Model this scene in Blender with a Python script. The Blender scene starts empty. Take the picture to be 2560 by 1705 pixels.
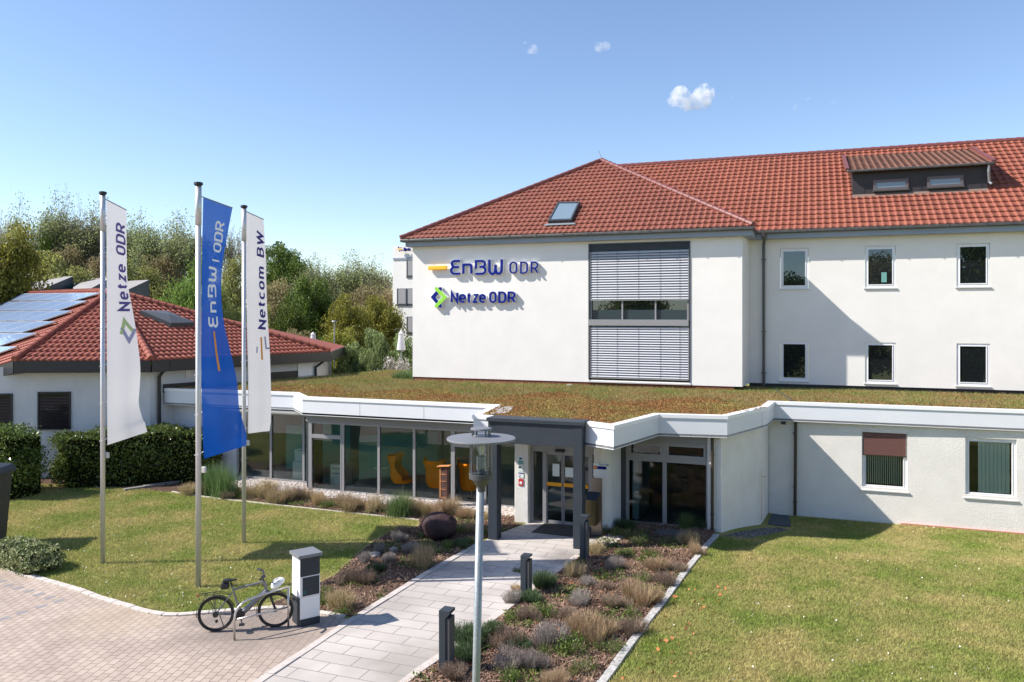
import bpy, bmesh, math, random
import numpy as np
from mathutils import Vector, Matrix
R = math.radians
random.seed(7); RNG = np.random.default_rng(7)
SC = bpy.context.scene
COL = SC.collection
# ------------------------------------------------------------------ camera
F = 2000.0; CX = 1280.0; HY = 785.0; TH = math.atan(750/2000.0); H = 6.2
cam_d = bpy.data.cameras.new("camera"); cam = bpy.data.objects.new("camera", cam_d); COL.objects.link(cam)
cam.location = (0, 0, H); cam.rotation_euler = (R(90), 0, TH)
cam_d.sensor_width = 36; cam_d.lens = F/2560*36; cam_d.shift_y = (HY-852.5)/2560
cam_d.clip_end = 6000; cam_d.clip_start = .1
SC.camera = cam
# ------------------------------------------------------------------ sky and sun
AZ = R(24.8); EL = R(42.6)
L = Vector((math.cos(AZ)*math.cos(EL), math.sin(AZ)*math.cos(EL), -math.sin(EL)))
sd = bpy.data.lights.new("sun", 'SUN'); sun = bpy.data.objects.new("sun", sd); COL.objects.link(sun)
sd.energy = 5.0; sd.angle = R(.53); sd.color = (1, .945, .86)
sun.rotation_euler = L.to_track_quat('-Z', 'Y').to_euler()
W = bpy.data.worlds.new("World"); SC.world = W; W.use_nodes = True
wn = W.node_tree; bg = wn.nodes['Background']
sky = wn.nodes.new('ShaderNodeTexSky'); sky.sky_type = 'NISHITA'; sky.sun_disc = False
sky.sun_elevation = EL; sky.sun_rotation = math.atan2(-L.x, -L.y) % (2*math.pi)
sky.altitude = 300; sky.air_density = 1.0; sky.dust_density = .15; sky.ozone_density = 2.2
hsv = wn.nodes.new('ShaderNodeHueSaturation'); hsv.inputs['Saturation'].default_value = .99; tint = wn.nodes.new('ShaderNodeMix'); tint.data_type = 'RGBA'; tint.blend_type = 'MULTIPLY'; tint.inputs[0].default_value = 1; tint.inputs[7].default_value = (1.03, 1.02, 1.07, 1)
wn.links.new(sky.outputs[0], hsv.inputs['Color']); wn.links.new(hsv.outputs[0], tint.inputs[6]); wn.links.new(tint.outputs[2], bg.inputs[0]); bg.inputs[1].default_value = .115
SC.view_settings.view_transform = 'Standard'; SC.view_settings.look = 'None'
SC.view_settings.exposure = 0.68; SC.view_settings.gamma = 1
SC.cycles.max_bounces = 8; SC.cycles.transparent_max_bounces = 16
SC.cycles.volume_bounces = 6
# ------------------------------------------------------------------ pixel helpers: photo pixel -> world point
S_, C_ = math.sin(TH), math.cos(TH)
def ray(x, y):
    u = (x-CX)/F; v = (HY-y)/F
    return Vector((-S_+u*C_, C_+u*S_, v))
def PG(x, y, z=0.0): r = ray(x, y); t = (z-H)/r.z; return Vector((r.x*t, r.y*t, z))
def PY(x, y, Y): r = ray(x, y); t = Y/r.y; return Vector((r.x*t, Y, H+r.z*t))
def PD(x, y, d): r = ray(x, y); return Vector((r.x*d, r.y*d, H+r.z*d))
def PP(x, y, p0, n): r = ray(x, y); t = (p0-Vector((0, 0, H))).dot(n)/r.dot(n); return Vector((0, 0, H))+r*t
def ss(t): t = min(1, max(0, t)); return t*t*(3-2*t)
def gz(x, y):
    a = -.42*ss((y-21.5)/5.5)*ss((x+3.0)/1.8) if y < 60 else -.42
    return a
# ------------------------------------------------------------------ materials
def mat(name, col, rough=.7, spec=.4, metal=0, var=0, vs=3.0, col2=None, bump=0, bs=40, bd=.01, rnd=0, attr=0, transl=0, alpha=1, coat=0, detail=5, vs2=None):
    m = bpy.data.materials.new(name); m.use_nodes = True
    nt = m.node_tree; N = nt.nodes; K = nt.links.new; b = N['Principled BSDF']
    b.inputs['Roughness'].default_value = rough; b.inputs['Specular IOR Level'].default_value = spec
    b.inputs['Metallic'].default_value = metal
    if coat: b.inputs['Coat Weight'].default_value = coat
    c = (*col, 1); src = None
    tc = N.new('ShaderNodeTexCoord')
    rgb = N.new('ShaderNodeRGB'); rgb.outputs[0].default_value = c; src = rgb.outputs[0]
    if col2 is not None:
        n = N.new('ShaderNodeTexNoise'); n.inputs['Scale'].default_value = vs; n.inputs['Detail'].default_value = detail; n.inputs['Roughness'].default_value = .62
        K(tc.outputs['Object'], n.inputs['Vector'])
        rp = N.new('ShaderNodeMapRange'); rp.inputs[1].default_value = .38; rp.inputs[2].default_value = .62
        K(n.outputs[0], rp.inputs[0])
        mx = N.new('ShaderNodeMix'); mx.data_type = 'RGBA'; K(rp.outputs[0], mx.inputs[0]); K(src, mx.inputs[6]); mx.inputs[7].default_value = (*col2, 1)
        src = mx.outputs[2]
    if var:
        n2 = N.new('ShaderNodeTexNoise'); n2.inputs['Scale'].default_value = vs2 or vs*6; n2.inputs['Detail'].default_value = 6
        K(tc.outputs['Object'], n2.inputs['Vector'])
        mr = N.new('ShaderNodeMapRange'); mr.inputs[1].default_value = .3; mr.inputs[2].default_value = .7; mr.inputs[3].default_value = 1-var; mr.inputs[4].default_value = 1+var
        K(n2.outputs[0], mr.inputs[0]); hs = N.new('ShaderNodeHueSaturation'); K(mr.outputs[0], hs.inputs['Value']); K(src, hs.inputs['Color']); src = hs.outputs[0]
    if attr:
        at = N.new('ShaderNodeAttribute'); at.attribute_name = 'rnd'
        mr = N.new('ShaderNodeMapRange'); mr.inputs[3].default_value = 1-attr; mr.inputs[4].default_value = 1+attr
        K(at.outputs['Fac'], mr.inputs[0]); hs = N.new('ShaderNodeHueSaturation'); K(mr.outputs[0], hs.inputs['Value']); K(src, hs.inputs['Color']); src = hs.outputs[0]
    if rnd:
        oi = N.new('ShaderNodeObjectInfo')
        mr = N.new('ShaderNodeMapRange'); mr.inputs[3].default_value = 1-rnd; mr.inputs[4].default_value = 1+rnd
        K(oi.outputs['Random'], mr.inputs[0]); hs = N.new('ShaderNodeHueSaturation'); K(mr.outputs[0], hs.inputs['Value']); K(src, hs.inputs['Color'])
        mr2 = N.new('ShaderNodeMapRange'); mr2.inputs[3].default_value = .5-rnd*.07; mr2.inputs[4].default_value = .5+rnd*.07
        K(oi.outputs['Random'], mr2.inputs[0]); K(mr2.outputs[0], hs.inputs['Hue']); src = hs.outputs[0]
    K(src, b.inputs['Base Color'])
    if bump:
        n3 = N.new('ShaderNodeTexNoise'); n3.inputs['Scale'].default_value = bs; n3.inputs['Detail'].default_value = 4
        K(tc.outputs['Object'], n3.inputs['Vector'])
        bp = N.new('ShaderNodeBump'); bp.inputs['Strength'].default_value = bump; bp.inputs['Distance'].default_value = bd
        K(n3.outputs[0], bp.inputs['Height']); K(bp.outputs[0], b.inputs['Normal'])
    out = N['Material Output']
    if transl:
        t = N.new('ShaderNodeBsdfTranslucent'); K(src, t.inputs[0]); ms = N.new('ShaderNodeMixShader'); ms.inputs[0].default_value = transl
        K(b.outputs[0], ms.inputs[1]); K(t.outputs[0], ms.inputs[2]); K(ms.outputs[0], out.inputs[0])
        last = ms.outputs[0]
    else: last = b.outputs[0]
    if alpha < 1:
        tr = N.new('ShaderNodeBsdfTransparent'); ms = N.new('ShaderNodeMixShader'); ms.inputs[0].default_value = alpha
        K(tr.outputs[0], ms.inputs[1]); K(last, ms.inputs[2]); K(ms.outputs[0], out.inputs[0])
    m['src'] = 0
    return m
def glassmat(name, tint, ior=1.7, rough=0):
    m = bpy.data.materials.new(name); m.use_nodes = True; nt = m.node_tree; N = nt.nodes; K = nt.links.new
    N.remove(N['Principled BSDF'])
    tr = N.new('ShaderNodeBsdfTransparent'); tr.inputs[0].default_value = (*tint, 1)
    gl = N.new('ShaderNodeBsdfGlossy'); gl.inputs['Roughness'].default_value = rough
    fr = N.new('ShaderNodeFresnel'); fr.inputs[0].default_value = ior
    ms = N.new('ShaderNodeMixShader'); K(fr.outputs[0], ms.inputs[0]); K(tr.outputs[0], ms.inputs[1]); K(gl.outputs[0], ms.inputs[2]); K(ms.outputs[0], N['Material Output'].inputs[0])
    return m
M = {}
M['render_up'] = mat('smooth_render', (.83, .80, .765), .9, .2, col2=(.79, .765, .73), vs=1.0, bump=.12, bs=7, bd=.02)
M['render_low'] = mat('rough_render', (.80, .765, .715), .95, .2, col2=(.745, .71, .66), vs=1.5, bump=.8, bs=42, bd=.02)
M['plinth'] = mat('plinth', (.22, .07, .045), .9, .2, var=.3, vs=3)
M['pav_wall'] = mat('pale_render', (.66, .655, .66), .95, .2, col2=(.6, .6, .61), vs=1.3, bump=.5, bs=25, bd=.02)
M['fascia'] = mat('white_fascia', (.74, .75, .78), .38, .5, col2=(.71, .72, .76), vs=.6)
M['coping'] = mat('white_coping', (.84, .84, .85), .35, .5)
M['soffit'] = mat('soffit', (.25, .25, .26), .6, .4)
M['grey_fascia'] = mat('grey_fascia', (.30, .34, .40), .6, .4, col2=(.27, .31, .37), vs=.8)
M['gutter'] = mat('gutter', (.10, .095, .09), .45, .5, metal=.5, var=.25, vs=.8)
M['alu'] = mat('aluminium', (.30, .295, .30), .5, .4, metal=.2)
M['alu_dark'] = mat('dark_frame', (.06, .065, .075), .4, .5, metal=.2)
M['anthracite'] = mat('anthracite_panel', (.034, .042, .052), .55, .3, col2=(.040, .048, .060), vs=2)
M['white_pvc'] = mat('white_window_frame', (.82, .82, .83), .35, .5)
M['sill'] = mat('metal_sill', (.62, .61, .6), .4, .5, metal=.2)
M['dark_glass'] = mat('dark_glass', (.012, .014, .016), .012, .5); M['dark_glass'].node_tree.nodes['Principled BSDF'].inputs['IOR'].default_value = 2.1; M['dark_glass'].node_tree.nodes['Principled BSDF'].inputs['Specular Tint'].default_value = (.72, .88, 1, 1)
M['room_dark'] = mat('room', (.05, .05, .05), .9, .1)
M['glass'] = glassmat('clear_glass', (.92, .97, .955), 1.52)
M['lamp_glass'] = glassmat('lamp_glass', (.9, .92, .93), 1.4, .05)
M['slat'] = mat('blind_slat', (.52, .52, .55), .45, .5)
M['shutter'] = mat('brown_shutter', (.16, .075, .065), .5, .4)
M['vblind'] = mat('vertical_blind', (.85, .92, .88), .8, .2, transl=.2)
M['black'] = mat('black_plastic', (.018, .018, .02), .45, .5)
M['blackmetal'] = mat('black_metal', (.02, .02, .022), .35, .5)
M['brown_pipe'] = mat('brown_pipe', (.05, .035, .028), .4, .5)
M['grey_pipe'] = mat('grey_pipe', (.11, .11, .11), .4, .5, metal=.5)
M['steel'] = mat('brushed_steel', (.6, .57, .55), .28, .5, metal=.9)
M['galv'] = mat('galvanised_steel', (.30, .33, .35), .45, .5, metal=.45, var=.15, vs=6, bump=.1, bs=20)
M['pole'] = mat('flagpole_aluminium', (.62, .61, .62), .4, .5, metal=.4)
M['sign_blue'] = mat('sign_blue', (.001, .012, .20), .6, .15)
M['sign_white'] = mat('sign_white', (.85, .85, .86), .4, .5)
M['sign_orange'] = mat('sign_orange', (.95, .50, .02), .4, .5)
M['sign_green'] = mat('sign_green', (.30, .68, .05), .4, .5)
M['flag_white'] = mat('white_flag_cloth', (.60, .59, .61), .75, .2, transl=.35, alpha=.97, bump=.15, bs=6, bd=.02)
M['flag_blue'] = mat('blue_flag_cloth', (.001, .062, .33), .6, .25, transl=.35, alpha=.93)
M['print_purple'] = mat('purple_print', (.13, .10, .30), .8, .2)
M['print_navy'] = mat('navy_print', (.055, .05, .24), .8, .2)
M['print_green'] = mat('pale_green_print', (.55, .66, .30), .8, .2)
M['print_lilac'] = mat('lilac_print', (.42, .40, .56), .8, .2)
M['print_white'] = mat('white_print', (.97, .97, .97), .8, .2)
M['print_orange'] = mat('orange_print', (.90, .36, .06), .8, .2)
M['kerb'] = mat('pale_kerb_stone', (.56, .50, .46), .9, .2, col2=(.48, .43, .39), vs=5, rnd=.08, bump=.3, bs=60)
M['shaded_stone'] = mat('shaded_stone', (.20, .19, .18), .9, .2, var=.3, vs=6, bump=.6, bs=12)  # edging stone by the hedge, its shade put into the dark colour
M['granite'] = mat('granite_edging', (.50, .48, .46), .9, .2, col2=(.33, .31, .29), vs=14, rnd=.15, bump=.6, bs=30)
M['mulch'] = mat('bark_mulch', (.09, .055, .04), .95, .15, col2=(.15, .092, .066), vs=12, var=.4, vs2=70, bump=1, bs=45, bd=.05)
M['chip'] = mat('bark_chip', (.29, .185, .135), .85, .25, attr=.6, col2=(.14, .08, .058), vs=1.1)
M['pebble'] = mat('white_pebble', (.44, .39, .36), .8, .3, attr=.25)
M['gravel'] = mat('dark_gravel', (.16, .15, .145), .9, .3, attr=.5)
M['rock'] = mat('dark_red_rock', (.055, .026, .026), .75, .35, col2=(.03, .016, .018), vs=3, bump=.8, bs=6, bd=.06)
M['wood'] = mat('larch_wood', (.60, .27, .10), .7, .3, col2=(.50, .21, .075), vs=6)
M['wood_fill'] = mat('nest_filling', (.20, .11, .09), .9, .1, col2=(.05, .03, .03), vs=38, detail=1)
M['orange_fabric'] = mat('orange_fabric', (.95, .27, .006), .8, .2, bump=.2, bs=80)
M['carpet'] = mat('teal_carpet', (.50, .60, .60), .9, .2, col2=(.44, .55, .55), vs=2)
M['teal_panel'] = mat('teal_panel', (.16, .36, .33), .7, .2, bump=.3, bs=12)
M['white_cab'] = mat('white_cabinet', (.66, .72, .66), .5, .4)
M['int_wall'] = mat('interior_wall', (.42, .43, .35), .9, .1)
M['ceiling'] = mat('interior_ceiling', (.22, .22, .21), .9, .1)
M['bronze'] = mat('bronze_metal', (.25, .20, .165), .35, .5, metal=.6)
M['yellow_bar'] = mat('yellow_handle', (.85, .36, .01), .5, .4)
M['paper'] = mat('paper', (.72, .78, .76), .7, .2)
M['mailred'] = mat('red_print', (.55, .02, .03), .6, .3)
M['trunk'] = mat('bark', (.10, .08, .065), .95, .1, col2=(.15, .125, .10), vs=4, bump=.6, bs=20, bd=.03)
M['greytrunk'] = mat('grey_bark', (.17, .155, .14), .95, .1, col2=(.11, .10, .09), vs=4)
M['twig'] = mat('twig', (.20, .155, .13), .95, .1, attr=.2)
def leafm(n, c, c2=None, t=.35, rough=.55, attr=.45, rnd=.12, vs=.35): return mat(n, c, rough, .35, col2=c2, vs=vs, transl=t, attr=attr, rnd=rnd)
M['leaf_green'] = leafm('mid_green_leaf', (.145, .20, .03), (.08, .125, .022), vs=.8)
M['leaf_yellow'] = leafm('yellow_green_leaf', (.36, .34, .055), (.21, .22, .04), vs=.8)
M['leaf_olive'] = leafm('olive_spring_leaf', (.40, .41, .13), (.25, .27, .085), vs=.6, t=.45)
M['leaf_willow'] = leafm('willow_leaf', (.24, .33, .07), (.17, .25, .05), t=.45)
M['leaf_sparse'] = leafm('pale_spring_leaf', (.36, .40, .17), (.26, .29, .13), t=.45)
M['leaf_bronze'] = leafm('bronze_spring_leaf', (.36, .29, .14), (.25, .22, .11), t=.45)
M['leaf_silver'] = leafm('silvery_leaf', (.27, .32, .13), (.18, .24, .085), vs=1.5)
M['blossom'] = leafm('white_blossom', (.62, .58, .55), (.4, .38, .30), t=.2)
M['laurel'] = leafm('glossy_laurel_leaf', (.15, .20, .05), (.09, .135, .03), t=.25, rough=.22, attr=.7, vs=2)
M['variegated'] = leafm('cream_edged_leaf', (.42, .43, .22), (.10, .15, .04), t=.2, vs=6, attr=.4)
M['lav_grey'] = leafm('grey_lavender_stem', (.36, .315, .29), (.26, .22, .19), t=.1, rough=.9, rnd=.2, vs=3)
M['lav_brown'] = leafm('brown_lavender_stem', (.33, .24, .18), (.21, .16, .11), t=.1, rough=.9, rnd=.2, vs=3)
M['blond'] = leafm('dry_straw_stem', (.55, .40, .26), (.38, .29, .15), t=.15, rough=.9, rnd=.15, vs=3)
M['low_green'] = leafm('fresh_green_leaf', (.17, .23, .05), (.09, .14, .025), t=.3, rnd=.15, vs=4)
M['rosemary'] = leafm('blue_green_needle', (.11, .165, .07), (.075, .11, .05), t=.15, rnd=.15, vs=4)
M['olive_bush'] = leafm('olive_green_leaf', (.32, .31, .16), (.19, .21, .085), t=.2, rnd=.15, vs=4)
M['bedgrass'] = leafm('tall_green_blade', (.17, .25, .09), (.12, .18, .06), t=.25, vs=4)
# ------------------------------------------------------------------ object helpers
def tag(o, label=None, cat=None, group=None, kind=None):
    if label: o['label'] = label
    if cat: o['category'] = cat
    if group: o['group'] = group
    if kind: o['kind'] = kind
    return o
def empty(name, loc, label, cat, group=None, rz=0):
    o = bpy.data.objects.new(name, None); COL.objects.link(o); o.location = loc; o.rotation_euler = (0, 0, rz); o.empty_display_size = .1
    return tag(o, label, cat, group)
def absloc(p):
    v = Vector((0, 0, 0))
    while p is not None: v += p.location; p = p.parent
    return v
def link(name, me, m, parent=None, smooth=False):
    me.materials.append(m if not isinstance(m, str) else M[m])
    o = bpy.data.objects.new(name, me); COL.objects.link(o)
    if parent is not None: o.parent = parent
    if smooth:
        me.polygons.foreach_set('use_smooth', [True]*len(me.polygons))
    return o
class MB:
    """collects shapes (world coordinates, shifted to the parent on build)"""
    def __init__(s): s.v = []; s.f = []
    def add(s, vs, fs):
        n = len(s.v); s.v += [tuple(v) for v in vs]; s.f += [tuple(i+n for i in f) for f in fs]; return s
    def box(s, x0, y0, z0, x1, y1, z1):
        x0, x1 = min(x0, x1), max(x0, x1); y0, y1 = min(y0, y1), max(y0, y1); z0, z1 = min(z0, z1), max(z0, z1)
        return s.add([(x0, y0, z0), (x1, y0, z0), (x1, y1, z0), (x0, y1, z0), (x0, y0, z1), (x1, y0, z1), (x1, y1, z1), (x0, y1, z1)],
                     [(0, 3, 2, 1), (4, 5, 6, 7), (0, 1, 5, 4), (1, 2, 6, 5), (2, 3, 7, 6), (3, 0, 4, 7)])
    def prism(s, poly, z0, z1):
        n = len(poly); a = sum(poly[i][0]*poly[(i+1) % n][1]-poly[(i+1) % n][0]*poly[i][1] for i in range(n))
        if a < 0: poly = poly[::-1]
        vs = [(p[0], p[1], z0) for p in poly]+[(p[0], p[1], z1) for p in poly]
        return s.add(vs, [tuple(range(n-1, -1, -1)), tuple(range(n, 2*n))]+[(i, (i+1) % n, n+(i+1) % n, n+i) for i in range(n)])
    def bar(s, a, b, w, h, up=Vector((0, 0, 1))):
        a, b = Vector(a), Vector(b); d = (b-a).normalized(); sx = d.cross(up)
        if sx.length < 1e-3: sx = d.cross(Vector((1, 0, 0)))
        sx.normalize(); uz = sx.cross(d)
        vs = [p+sx*(i*w/2)+uz*(j*h/2) for p in (a, b) for i, j in ((-1, -1), (1, -1), (1, 1), (-1, 1))]
        return s.add(vs, [(0, 1, 2, 3), (7, 6, 5, 4), (0, 4, 5, 1), (1, 5, 6, 2), (2, 6, 7, 3), (3, 7, 4, 0)])
    def tube(s, pts, r, n=8, cap=True):
        pts = [Vector(p) for p in pts]; rs = r if isinstance(r, (list, tuple)) else [r]*len(pts)
        vs = []; prev = None
        for i, p in enumerate(pts):
            d = (pts[min(i+1, len(pts)-1)]-pts[max(i-1, 0)]).normalized()
            if prev is None: prev = d.orthogonal().normalized()
            sx = (prev-d*prev.dot(d)).normalized(); sy = d.cross(sx); prev = sx
            vs += [p+(sx*math.cos(2*math.pi*k/n)+sy*math.sin(2*math.pi*k/n))*rs[i] for k in range(n)]
        fs = [(i*n+k, i*n+(k+1) % n, (i+1)*n+(k+1) % n, (i+1)*n+k) for i in range(len(pts)-1) for k in range(n)]
        if cap: fs += [tuple(range(n-1, -1, -1)), tuple((len(pts)-1)*n+k for k in range(n))]
        return s.add(vs, fs)
    def lathe(s, prof, n=24, c=(0, 0, 0)):
        vs = [(c[0]+r*math.cos(2*math.pi*k/n), c[1]+r*math.sin(2*math.pi*k/n), c[2]+z) for r, z in prof for k in range(n)]
        m = len(prof)
        fs = [(i*n+k, i*n+(k+1) % n, (i+1)*n+(k+1) % n, (i+1)*n+k) for i in range(m-1) for k in range(n)]
        fs += [tuple(range(n-1, -1, -1)), tuple((m-1)*n+k for k in range(n))]
        return s.add(vs, fs)
    def quad(s, a, b, c, d): return s.add([a, b, c, d], [(0, 1, 2, 3)])
    def build(s, name, m, parent=None, smooth=False, bevel=0, local=False):
        me = bpy.data.meshes.new(name); off = Vector((0, 0, 0)) if (parent is None or local) else absloc(parent)
        me.from_pydata([(v[0]-off.x, v[1]-off.y, v[2]-off.z) for v in s.v], [], s.f); me.update()
        o = link(name, me, m, parent, smooth)
        if bevel:
            b = o.modifiers.new('b', 'BEVEL'); b.width = bevel; b.segments = 2; b.limit_method = 'ANGLE'
        return o
def copy_tree(o, parent=None):
    c = o.copy(); COL.objects.link(c); c.parent = parent
    for ch in list(o.children): copy_tree(ch, c)
    return c
def npmesh(name, V, nper, m, parent=None, rnd=None):
    """V (n*nper,3) separate faces with nper corners"""
    V = np.asarray(V, dtype=np.float32); n = len(V)//nper
    me = bpy.data.meshes.new(name); me.vertices.add(len(V)); me.vertices.foreach_set('co', V.ravel())
    me.loops.add(len(V)); me.loops.foreach_set('vertex_index', np.arange(len(V), dtype=np.int32))
    me.polygons.add(n); me.polygons.foreach_set('loop_start', np.arange(n, dtype=np.int32)*nper)
    try: me.polygons.foreach_set('loop_total', np.full(n, nper, dtype=np.int32))
    except Exception: pass
    me.update(calc_edges=True)
    a = me.attributes.new('rnd', 'FLOAT', 'FACE'); a.data.foreach_set('value', (RNG.random(n) if rnd is None else rnd).astype(np.float32))
    return link(name, me, m, parent)
def unit(a): return a/np.maximum(np.linalg.norm(a, axis=1, keepdims=True), 1e-9)
def leaves(P, size, aspect=.6, up=.0, sj=.4, nrm=None):
    """one diamond leaf quad at every point"""
    n = len(P); d = unit(RNG.normal(size=(n, 3))+np.array([0, 0, up]))
    q = RNG.normal(size=(n, 3))
    if nrm is not None: q = q*.6+np.cross(nrm, d)*1.2
    e = unit(np.cross(d, q)); s = size*(1-sj+2*sj*RNG.random((n, 1)))
    V = np.empty((n, 4, 3)); V[:, 0] = P-d*s*.5; V[:, 1] = P+e*s*aspect*.5; V[:, 2] = P+d*s*.5; V[:, 3] = P-e*s*aspect*.5
    return V.reshape(-1, 3)
def blades(P, h, w, lean=.5, hj=.4):
    n = len(P); a = RNG.random(n)*2*np.pi; hh = h*(1-hj+2*hj*RNG.random(n))
    d = np.stack([np.cos(a), np.sin(a), np.zeros(n)], 1); l = np.stack([RNG.normal(size=n)*lean*hh, RNG.normal(size=n)*lean*hh, hh], 1)
    V = np.empty((n, 3, 3)); V[:, 0] = P-d*w/2; V[:, 1] = P+d*w/2; V[:, 2] = P+l
    return V.reshape(-1, 3)
def inpoly(X, Y, poly):
    ins = np.zeros(len(X), bool); n = len(poly)
    for i in range(n):
        x0, y0 = poly[i][:2]; x1, y1 = poly[(i+1) % n][:2]
        if y0 == y1: continue
        c = ((Y > y0) != (Y > y1)) & (X < (x1-x0)*(Y-y0)/(y1-y0)+x0); ins ^= c
    return ins
def scatter(poly, n):
    xs = [p[0] for p in poly]; ys = [p[1] for p in poly]
    X = RNG.uniform(min(xs), max(xs), n); Y = RNG.uniform(min(ys), max(ys), n); k = inpoly(X, Y, poly)
    return X[k], Y[k]
def offset_line(pts, d):
    """offset an open polyline to its left by d with mitred corners"""
    out = []
    for i, p in enumerate(pts):
        p = Vector(p[:2]); ns = []
        if i > 0: a = (p-Vector(pts[i-1][:2])).normalized(); ns.append(Vector((-a.y, a.x)))
        if i < len(pts)-1: a = (Vector(pts[i+1][:2])-p).normalized(); ns.append(Vector((-a.y, a.x)))
        if len(ns) == 2:
            m = (ns[0]+ns[1]).normalized(); k = d/max(.3, m.dot(ns[0]))
        else: m = ns[0]; k = d
        out.append((p.x+m.x*k, p.y+m.y*k))
    return out
def strip(mb, pts, d0, d1, z0, z1):
    """solid band along a polyline between two left offsets"""
    A = offset_line(pts, d0); B = offset_line(pts, d1); n = len(A)
    vs = [(p[0], p[1], z0) for p in A]+[(p[0], p[1], z0) for p in B]+[(p[0], p[1], z1) for p in A]+[(p[0], p[1], z1) for p in B]
    fs = []
    for i in range(n-1):
        a0, a1, b0, b1 = i, i+1, n+i, n+i+1; A0, A1, B0, B1 = 2*n+i, 2*n+i+1, 3*n+i, 3*n+i+1
        fs += [(a0, b0, b1, a1), (A0, A1, B1, B0), (a0, a1, A1, A0), (b1, b0, B0, B1)]
    fs += [(0, 2*n, 3*n, n), (n-1, 2*n-1, 4*n-1, 3*n-1)]
    mb.add(vs, fs)
def holewall(mb, x0, x1, z0, z1, Y, holes, deep=.14):
    """wall face in the plane Y with openings and their reveals"""
    xs = sorted({x0, x1, *[h[0] for h in holes], *[h[1] for h in holes]}); zs = sorted({z0, z1, *[h[2] for h in holes], *[h[3] for h in holes]})
    for i in range(len(xs)-1):
        for j in range(len(zs)-1):
            cx, cz = (xs[i]+xs[i+1])/2, (zs[j]+zs[j+1])/2
            if any(h[0] < cx < h[1] and h[2] < cz < h[3] for h in holes): continue
            mb.quad((xs[i], Y, zs[j]), (xs[i+1], Y, zs[j]), (xs[i+1], Y, zs[j+1]), (xs[i], Y, zs[j+1]))
    for a, b, c, d in holes:
        e = Y+deep
        mb.quad((a, Y, c), (a, Y, d), (a, e, d), (a, e, c)); mb.quad((b, Y, d), (b, Y, c), (b, e, c), (b, e, d))
        mb.quad((a, Y, d), (b, Y, d), (b, e, d), (a, e, d)); mb.quad((b, Y, c), (a, Y, c), (a, e, c), (b, e, c))
# ------------------------------------------------------------------ stroke lettering
def arc(cx, cy, rx, ry, a0, a1, n=7):
    return [(cx+rx*math.cos(R(a0+(a1-a0)*i/n)), cy+ry*math.sin(R(a0+(a1-a0)*i/n))) for i in range(n+1)]
GL = {   # glyph: (advance, [(closed, points)])
 'O': (.60, [(1, arc(.27, .73, .27, .27, 0, 180)+arc(.27, .27, .27, .27, 180, 360))]),
 'D': (.60, [(1, [(0, 0), (0, 1)]+arc(.26, .72, .28, .28, 90, 0)+arc(.26, .28, .28, .28, 0, -90))]),
 'R': (.60, [(0, [(0, 0), (0, 1)]+arc(.28, .73, .25, .27, 90, -90)+[(0.02, .46)]), (0, [(.27, .46), (.54, 0)])]),
 'N': (.64, [(0, [(0, 0), (0, 1), (.54, 0), (.54, 1)])]),
 'e': (.52, [(0, [(.02, .36), (.44, .36)]+arc(.22, .46, .22, .25, 10, 180)+arc(.22, .25, .22, .25, 180, 320))]),
 't': (.38, [(0, [(.12, .95), (.12, .2)]+arc(.27, .17, .15, .17, 180, 270)), (0, [(-.02, .68), (.32, .68)])]),
 'z': (.46, [(0, [(0, .69), (.38, .69), (.01, 0), (.40, 0)])]),
 'c': (.48, [(0, arc(.22, .46, .22, .25, 40, 180)+arc(.22, .25, .22, .25, 180, 320))]),
 'o': (.56, [(1, arc(.23, .46, .23, .25, 0, 180)+arc(.23, .25, .23, .25, 180, 360))]),
 'm': (.84, [(0, [(0, 0), (0, .7)]+arc(.22, .53, .15, .17, 90, 0)+[(.37, 0)]), (0, [(.37, .52)]+arc(.56, .53, .17, .17, 90, 0)+[(.73, 0)])]),
 'B': (.62, [(0, [(.3, .53), (0, .53), (0, 1)]+arc(.28, .77, .23, .23, 90, -90)+[(.05, .535)]), (0, [(.28, .53)]+arc(.30, .265, .24, .265, 90, -90)+[(0, 0), (0, .52)])]),
 'W': (.98, [(0, [(0, 1), (.22, 0), (.44, .9), (.66, 0), (.88, 1)])]),
 '|': (.25, [(0, [(.08, -.1), (.08, 1.1)])]), ' ': (.30, []),
 # the wide display letters of the company mark
 '1': (.92, [(0, [(.74, 1), (.30, 1)]+arc(.30, .78, .22, .22, 95, 240)+[(.30, .52), (.66, .52)]), (0, [(.28, .515)]+arc(.30, .26, .28, .26, 110, 270)+[(.76, 0)])]),
 '2': (.84, [(0, [(0, 0), (0, .68), (.42, .68)]+arc(.48, .52, .16, .16, 90, 0)+[(.64, 0)])]),
 '3': (1.0, [(0, [(.04, .38), (.04, 1), (.58, 1)]+arc(.60, .77, .22, .23, 90, -75)+[(.36, .54)]), (0, [(.60, .53)]+arc(.60, .265, .26, .265, 75, -90)+[(0, 0)])]),
 '4': (1.06, [(0, [(0, 1), (0, .24)]+arc(.22, .24, .22, .24, 180, 340)+[(.46, .62)]), (0, [(.47, .30)]+arc(.68, .24, .21, .24, 195, 360)+[(.90, 1)])]),
}
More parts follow.
